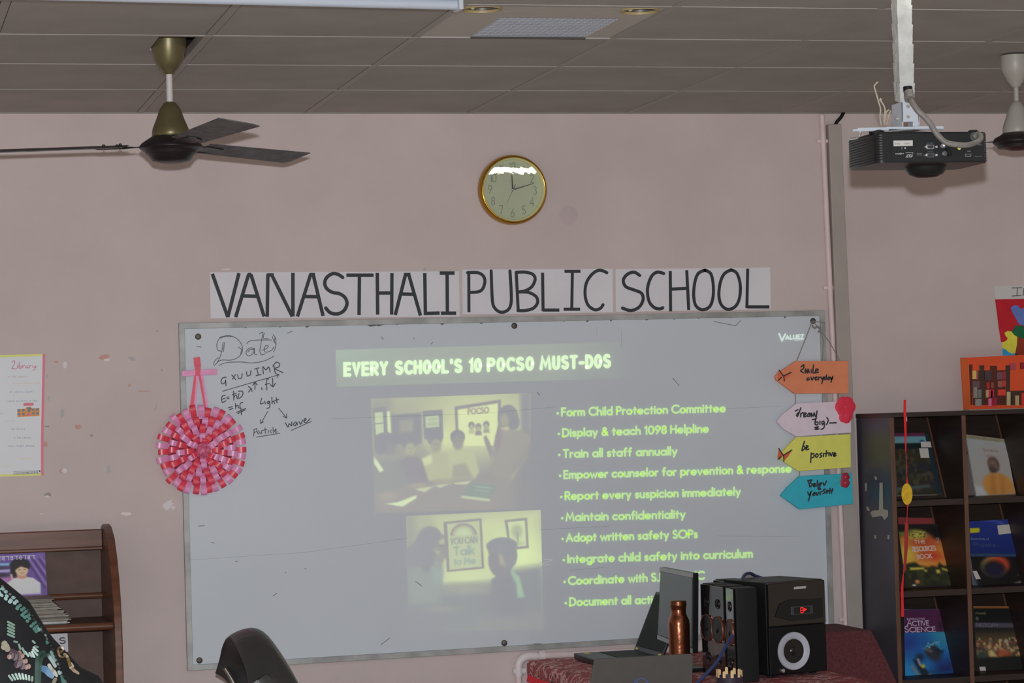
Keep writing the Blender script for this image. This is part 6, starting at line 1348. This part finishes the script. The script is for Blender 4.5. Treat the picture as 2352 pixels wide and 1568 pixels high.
t, f, n = book('blue book with a yellow tab and white sticker, middle right cubby of the bookcase', [zb(1405, 205), zb(2190, 160), zb(2275, 800), zb(1425, 800)], 1, .010, c, GR, dY=.018, spine=(60, 70, 110))
part('white_sticker', MB().prism([f(a/100, b/140)+n*.001 for a, b in ((60, 22), (90, 20), (90, 54), (61, 58))], n*-.0006), mat('sticker_cream', (160, 152, 146)), t, smooth=0)
ctext(t, f, n, U, [('Essentials of', (2, 74), (40, 77), 7, .0014, (92, 106, 130)), ('Physics', (8, 102), (52, 104), 15, .0018, (64, 74, 96))])
# bottom left
c = Cv(U, 96, 120, (28, 110, 158)); c.grad((34, 112, 156), (30, 124, 176), 40, 140); c.ell(10, 72, 34, 22, (40, 48, 120), 20); c.ell(60, 94, 44, 30, (32, 84, 146), 22); c.poly([(64, 110), (100, 104), (100, 140), (50, 140)], (32, 40, 92), 14); c.ell(90, 56, 22, 20, (54, 128, 148), 20)
c.poly([(0, 0), (100, 0), (100, 48), (0, 48)], (76, 36, 66), 1.2)
c.ell(58, 90, 15, 19, (44, 46, 50), 5, -30); c.poly([(64, 82), (80, 86), (78, 92), (66, 92)], (22, 36, 52), 3); c.line([(40, 82), (52, 74), (66, 72), (76, 84)], 4, (52, 122, 156), 3); c.speck(14, (44, 68, 76, 84), 1.6, [(110, 160, 180), (80, 140, 170)], 9); c.line([(46, 84), (54, 88)], 4, (110, 96, 92), 3)
c.ell(30, 100, 9, 8, (28, 48, 74), 4); c.poly([(16, 104), (24, 104), (48, 134), (42, 140), (30, 136)], (26, 36, 48), 3); c.line([(26, 104), (30, 116)], 4, (160, 140, 156), 2); c.line([(14, 118), (26, 138)], 5, (112, 110, 112), 2); c.ell(35, 118, 4, 4, (160, 160, 60), 2); c.ell(46, 137, 4, 2.5, (130, 160, 130), 2); c.line([(50, 128), (70, 138)], 6, (28, 70, 104), 4)
c.ell(82, 36, 6, 8, (48, 28, 50), 4)
t, f, n = book('purple and blue ACTIVE SCIENCE book with a diver, bottom left cubby of the bookcase', [zd_(270, 300), zd_(985, 285), zd_(1215, 1440), zd_(295, 1475)], 2, .010, c, GR, spine=(40, 40, 60))
ctext(t, f, n, U, [('INTERACTIVE', (7, 22), (48, 22), 3.8, .0016, (160, 136, 156)), ('A', (7, 34), (17, 34), 13, .0036, (168, 150, 168)), ('CTIVE', (19, 34), (56, 34), 9.5, .0034, (168, 150, 168)), ('S', (1.5, 47), (9, 47), 12, .0036, (168, 150, 168)), ('CIENCE', (12, 47), (69, 47), 9.5, .0034, (168, 150, 168))])
c = Cv(U, 12, 60, (150, 132, 142)); c.poly([(0, 0), (100, 0), (100, 28), (0, 28)], (28, 32, 56)); c.poly([(0, 60), (100, 60), (100, 100), (0, 100)], (106, 66, 56)); c.poly([(0, 100), (100, 100), (100, 140), (0, 140)], (96, 66, 92)); c.poly([(0, 0), (60, 0), (60, 4), (0, 4)], (84, 150, 130))
book('white-edged book behind the ACTIVE SCIENCE book', [zd_(275, 290), zd_(1005, 330), zd_(1295, 1440), zd_(300, 1470)], 2, .006, c, GR, dY=-.004, spine=(130, 112, 120))
# bottom right
c = Cv(U, 96, 120, (26, 25, 26)); c.poly([(0, 0), (100, 0), (100, 5), (0, 5)], (130, 82, 40)); c.poly([(0, 34), (100, 36), (100, 46), (0, 44)], (74, 68, 76), 2); c.poly([(0, 50), (100, 50), (100, 70), (0, 70)], (52, 44, 36), 6); c.poly([(0, 62), (100, 62), (100, 106), (0, 106)], (82, 66, 48), 8)
c.speck(130, (0, 68, 100, 104), 3.4, [(150, 120, 84), (120, 84, 60), (168, 134, 90), (96, 62, 50), (140, 76, 50), (90, 90, 76), (60, 50, 44), (150, 138, 110)], 12); c.poly([(28, 92), (36, 90), (50, 106), (32, 104)], (176, 156, 100), 3); c.ell(62, 98, 14, 8, (148, 74, 48), 5); c.ell(12, 100, 8, 7, (40, 66, 60), 4); c.poly([(0, 108), (100, 104), (100, 140), (0, 140)], (26, 27, 26), 3); c.ell(8, 26, 4, 4, (84, 84, 84), 2)
t, f, n = book('black book with a crowd scene on the cover, bottom right cubby of the bookcase', [zd_(1470, 235), zd_(2105, 235), zd_(2350, 1400), zd_(1555, 1430)], 2, .010, c, GR, spine=(60, 56, 52))
part('white_sticker', MB().prism([f(a/100, b/140)+n*.001 for a, b in ((4, 124), (17, 124), (18, 132), (5, 132))], n*-.0006), mat('sticker_cream', (160, 152, 146)), t, smooth=0)
ctext(t, f, n, U, [('HISTORY', (6, 43), (60, 44), 7, .0016, (104, 98, 108)), ('of the people', (4, 17), (32, 17), 4.5, .0012, (96, 92, 56))])
c = Cv(U, 16, 60, (160, 158, 162)); c.poly([(0, 60), (100, 60), (100, 140), (0, 140)], (120, 104, 74), 20)
book('white-edged booklet behind the book with the crowd-scene cover', [zd_(1600, 470), zd_(2280, 475), zd_(2480, 1380), zd_(1700, 1400)], 2, .005, c, GR, dY=-.006, spine=(150, 148, 152))

# red hanging string with a yellow disc on the front of the bookcase
hr = thing('hanging_ornament', 'red ribbon string with a yellow oval disc hanging down the front of the bookcase', 'ornament', atY(2083, 1150, -.345))
YH = BY-.012; z = lambda a, b: (1940+a/2.347, 900+b/2.347); m_rs = mat('red_string', (190, 26, 34), .5)
def tapered(pts, ws):
    mb = MB(); L = [atY(*z(*p), YH) for p in pts]; n_ = len(L); a_ = []; b__ = []
    for p, w_ in zip(L, ws): a_.append(p+Vector((-w_/2, 0, 0))); b__.append(p+Vector((w_/2, 0, 0)))
    mb.prism(a_+b__[::-1], (0, .002, 0)); return mb
for pts, ws in (([(325, 42), (325, 110), (328, 200), (330, 320)], (.009, .010, .009, .004)), ([(337, 465), (337, 495)], (.003, .008)), ([(338, 600), (339, 622)], (.008, .004)), ([(316, 985), (310, 1060), (311, 1120), (313, 1212)], (.004, .010, .010, .011))):
    part('red_ribbon', tapered(pts, ws), m_rs, hr, smooth=0)
part('thread', MB().tube([atY(*z(*p), YH+.001) for p in ((330, 320), (337, 470), (339, 620), (334, 720), (322, 900), (316, 990))], .0012, 6), m_rs, hr)
rw = MB().prism([atY(*z(*p), YH) for p in ((325, 700), (345, 715), (340, 840), (330, 960), (318, 980), (322, 820))], (0, .0006, 0)); part('sheer_ribbon', rw, mat('sheer_red', (126, 34, 28), .5), hr, smooth=0)
e_ = atY(*z(337, 550), YH-.002)
part('yellow_disc', MB().prism([e_+Vector((.0215*math.cos(R_(a)), 0, .0395*math.sin(R_(a)))) for a in range(0, 360, 12)], (0, .004, 0)), mat('disc_yellow', (172, 138, 30), .45, var=.12, scale=60), hr, bevel=.001)

# orange craft bookshelf standing on the bookcase
oc = thing('craft_display', 'orange cardboard craft of tiny bookshelves standing on top of the bookcase', 'craft', (3.05, -.13, BT+.002))
YO = -.12; z = lambda a, b: (2150+a/4.614, 620+b/4.614)
Q = lambda a, b, y=YO: atY(*z(a, b), y)
x0o, x1o = Q(262, 930).x, Q(262, 930).x+.46; zt0_, zb0_ = Q(262, 930).z, BT+.0025
m_or = mat('orange_card', (196, 62, 28), .6, var=.05, scale=8)
part('card_body', MB().prism([(x0o, YO, zt0_), (x1o, YO, zt0_+.01), (x1o, YO, zb0_), (x0o+.006, YO, zb0_)], (0, .006, 0)), m_or, oc, smooth=0)
part('card_side', MB().prism([(x0o, YO, zt0_), (x0o+.006, YO, zb0_), (x0o+.013, YO-.04, zb0_), (x0o+.012, YO-.04, zt0_-.01)], (.002, 0, 0)), mat('orange_light', (206, 80, 34), .6), oc, smooth=0)
part('base_strip', MB().bx((x0o+.006, YO-.05, BT+.0022), (x1o, YO-.0, BT+.006)), mat('card_grey', (118, 112, 104), .8), oc, smooth=0)
bkx = MB(); m_b = [mat('niche_brown', (70, 30, 22), .8), mat('niche_dark', (54, 38, 30), .8)]
for k, (a, b, c_, d) in enumerate(((305, 1000, 385, 1430), (460, 1010, 510, 1430), (570, 1015, 645, 1430), (735, 1010, 785, 1430))):
    bkx.mi = k % 2; bkx.prism([Q(a, b, YO-.0005), Q(c_, b, YO-.0005), Q(c_-4, d, YO-.0005), Q(a+10, d, YO-.0005)], (0, -.001, 0))
bkx.mi = 0; bkx.prism([Q(380, 1065, YO-.0005), Q(740, 1060, YO-.0005), Q(735, 1430, YO-.0005), Q(390, 1430, YO-.0005)], (0, -.0008, 0)); bkx.mi = 1; bkx.prism([Q(735, 1280, YO-.0005), Q(1000, 1275, YO-.0005), Q(1000, 1430, YO-.0005), Q(735, 1430, YO-.0005)], (0, -.0008, 0))
part('paper_shelves', bkx, m_b, oc, smooth=0)
cs = [(380, 1065, 420, 1155, (196, 142, 80)), (420, 1070, 440, 1160, (120, 70, 60)), (510, 1070, 580, 1165, (60, 44, 48)), (640, 1080, 690, 1160, (92, 62, 66)), (690, 1075, 735, 1160, (116, 36, 44)), (380, 1175, 455, 1250, (84, 60, 64)), (530, 1190, 560, 1255, (140, 44, 36)), (575, 1190, 605, 1250, (110, 58, 40)), (650, 1175, 690, 1240, (120, 76, 64)), (690, 1170, 735, 1235, (150, 44, 40)),
      (390, 1240, 430, 1355, (112, 106, 96)), (435, 1265, 475, 1355, (92, 92, 88)), (525, 1270, 548, 1350, (150, 130, 90)), (548, 1265, 605, 1345, (176, 36, 60)), (575, 1275, 592, 1345, (196, 100, 116)), (650, 1265, 730, 1330, (182, 50, 34)), (410, 1365, 475, 1440, (116, 114, 108)), (550, 1360, 582, 1440, (202, 90, 120)), (585, 1355, 640, 1435, (128, 22, 44)), (745, 1290, 782, 1435, (156, 142, 104)), (835, 1330, 872, 1435, (150, 130, 92)), (900, 1300, 940, 1430, (182, 44, 38)), (945, 1320, 985, 1430, (196, 90, 110)), (780, 985, 840, 1060, (140, 56, 62)), (890, 980, 940, 1050, (110, 26, 34))]
for a, b, c_, d, colr in cs:
    part('tiny_book', MB().prism([Q(a, b, YO-.002), Q(c_, b, YO-.002), Q(c_, d, YO-.002), Q(a, d, YO-.002)], (0, -.006, 0)), mat('tiny_%d_%d_%d' % colr, colr, .7), oc, smooth=0)

# map chart on the wall
mpq = [(610, 165), (1450, 130), (1450, 925), (700, 935), (690, 760), (628, 305)]
mt_ = thing('map_chart', 'bright felt map of many coloured regions with a hand-lettered title, above the orange craft', 'chart', Q(1000, 930, -.003))
part('title_strip', MB().prism([Q(a, b, -.0015) for a, b in ((612, 172), (1500, 140), (1500, 285), (628, 305))], (0, .001, 0)), mat('chart_white', (158, 156, 152), .7), mt_, smooth=0)
mb = MB()
for l in [[(805, 190), (908, 187)], [(862, 190), (858, 272)], [(805, 275), (902, 270)], [(925, 270), (930, 195)], [(930, 200), (985, 268)], [(985, 268), (990, 195)], [(1030, 195), (1030, 268)], [(1030, 195), (1080, 210), (1085, 245), (1030, 268)], [(1120, 195), (1180, 193)], [(1150, 195), (1150, 268)], [(1120, 268), (1180, 266)], [(1200, 268), (1230, 190), (1262, 265)], [(1212, 240), (1250, 238)]]:
    mb.ribbon([Q(a, b, -.0019) for a, b in l], (0, -1, 0), .0038)
part('title_lettering', mb, mat('title_grey', (74, 72, 70), .7), mt_, smooth=0)
part('red_region', MB().prism([Q(a, b, -.003) for a, b in ((628, 312), (1500, 290), (1500, 760), (690, 762), (665, 600))], (0, .002, 0)), mat('felt_red', (150, 22, 34), .9, var=.08, scale=30), mt_, smooth=0)
for nm_, colr, pl, y in (('blue_region', (78, 96, 150), [(790, 400), (830, 372), (870, 378), (900, 412), (960, 390), (1080, 430), (1100, 560), (980, 600), (880, 575), (845, 510), (810, 450)], .0042), ('green_region', (24, 78, 50), [(845, 585), (980, 600), (1120, 590), (1140, 700), (960, 730), (870, 715), (800, 660)], .0046), ('brown_region', (112, 44, 26), [(860, 725), (1100, 720), (1120, 940), (840, 940), (850, 800)], .0042),
                         ('yellow_region', (178, 172, 58), [(725, 665), (760, 645), (800, 650), (830, 690), (860, 705), (858, 790), (840, 870), (810, 886), (770, 870), (740, 840), (705, 830), (700, 770), (750, 745), (760, 720), (740, 700)], .0052), ('sky_region', (40, 128, 168), [(706, 830), (760, 850), (830, 885), (840, 940), (712, 940)], .0040), ('dark_region', (44, 40, 34), [(838, 880), (870, 890), (870, 940), (836, 940)], .0048)):
    part(nm_, MB().prism([Q(a, b, -y) for a, b in pl], (0, .0014, 0)), mat('felt_'+nm_, colr, .9, var=.08, scale=30), mt_, smooth=0)
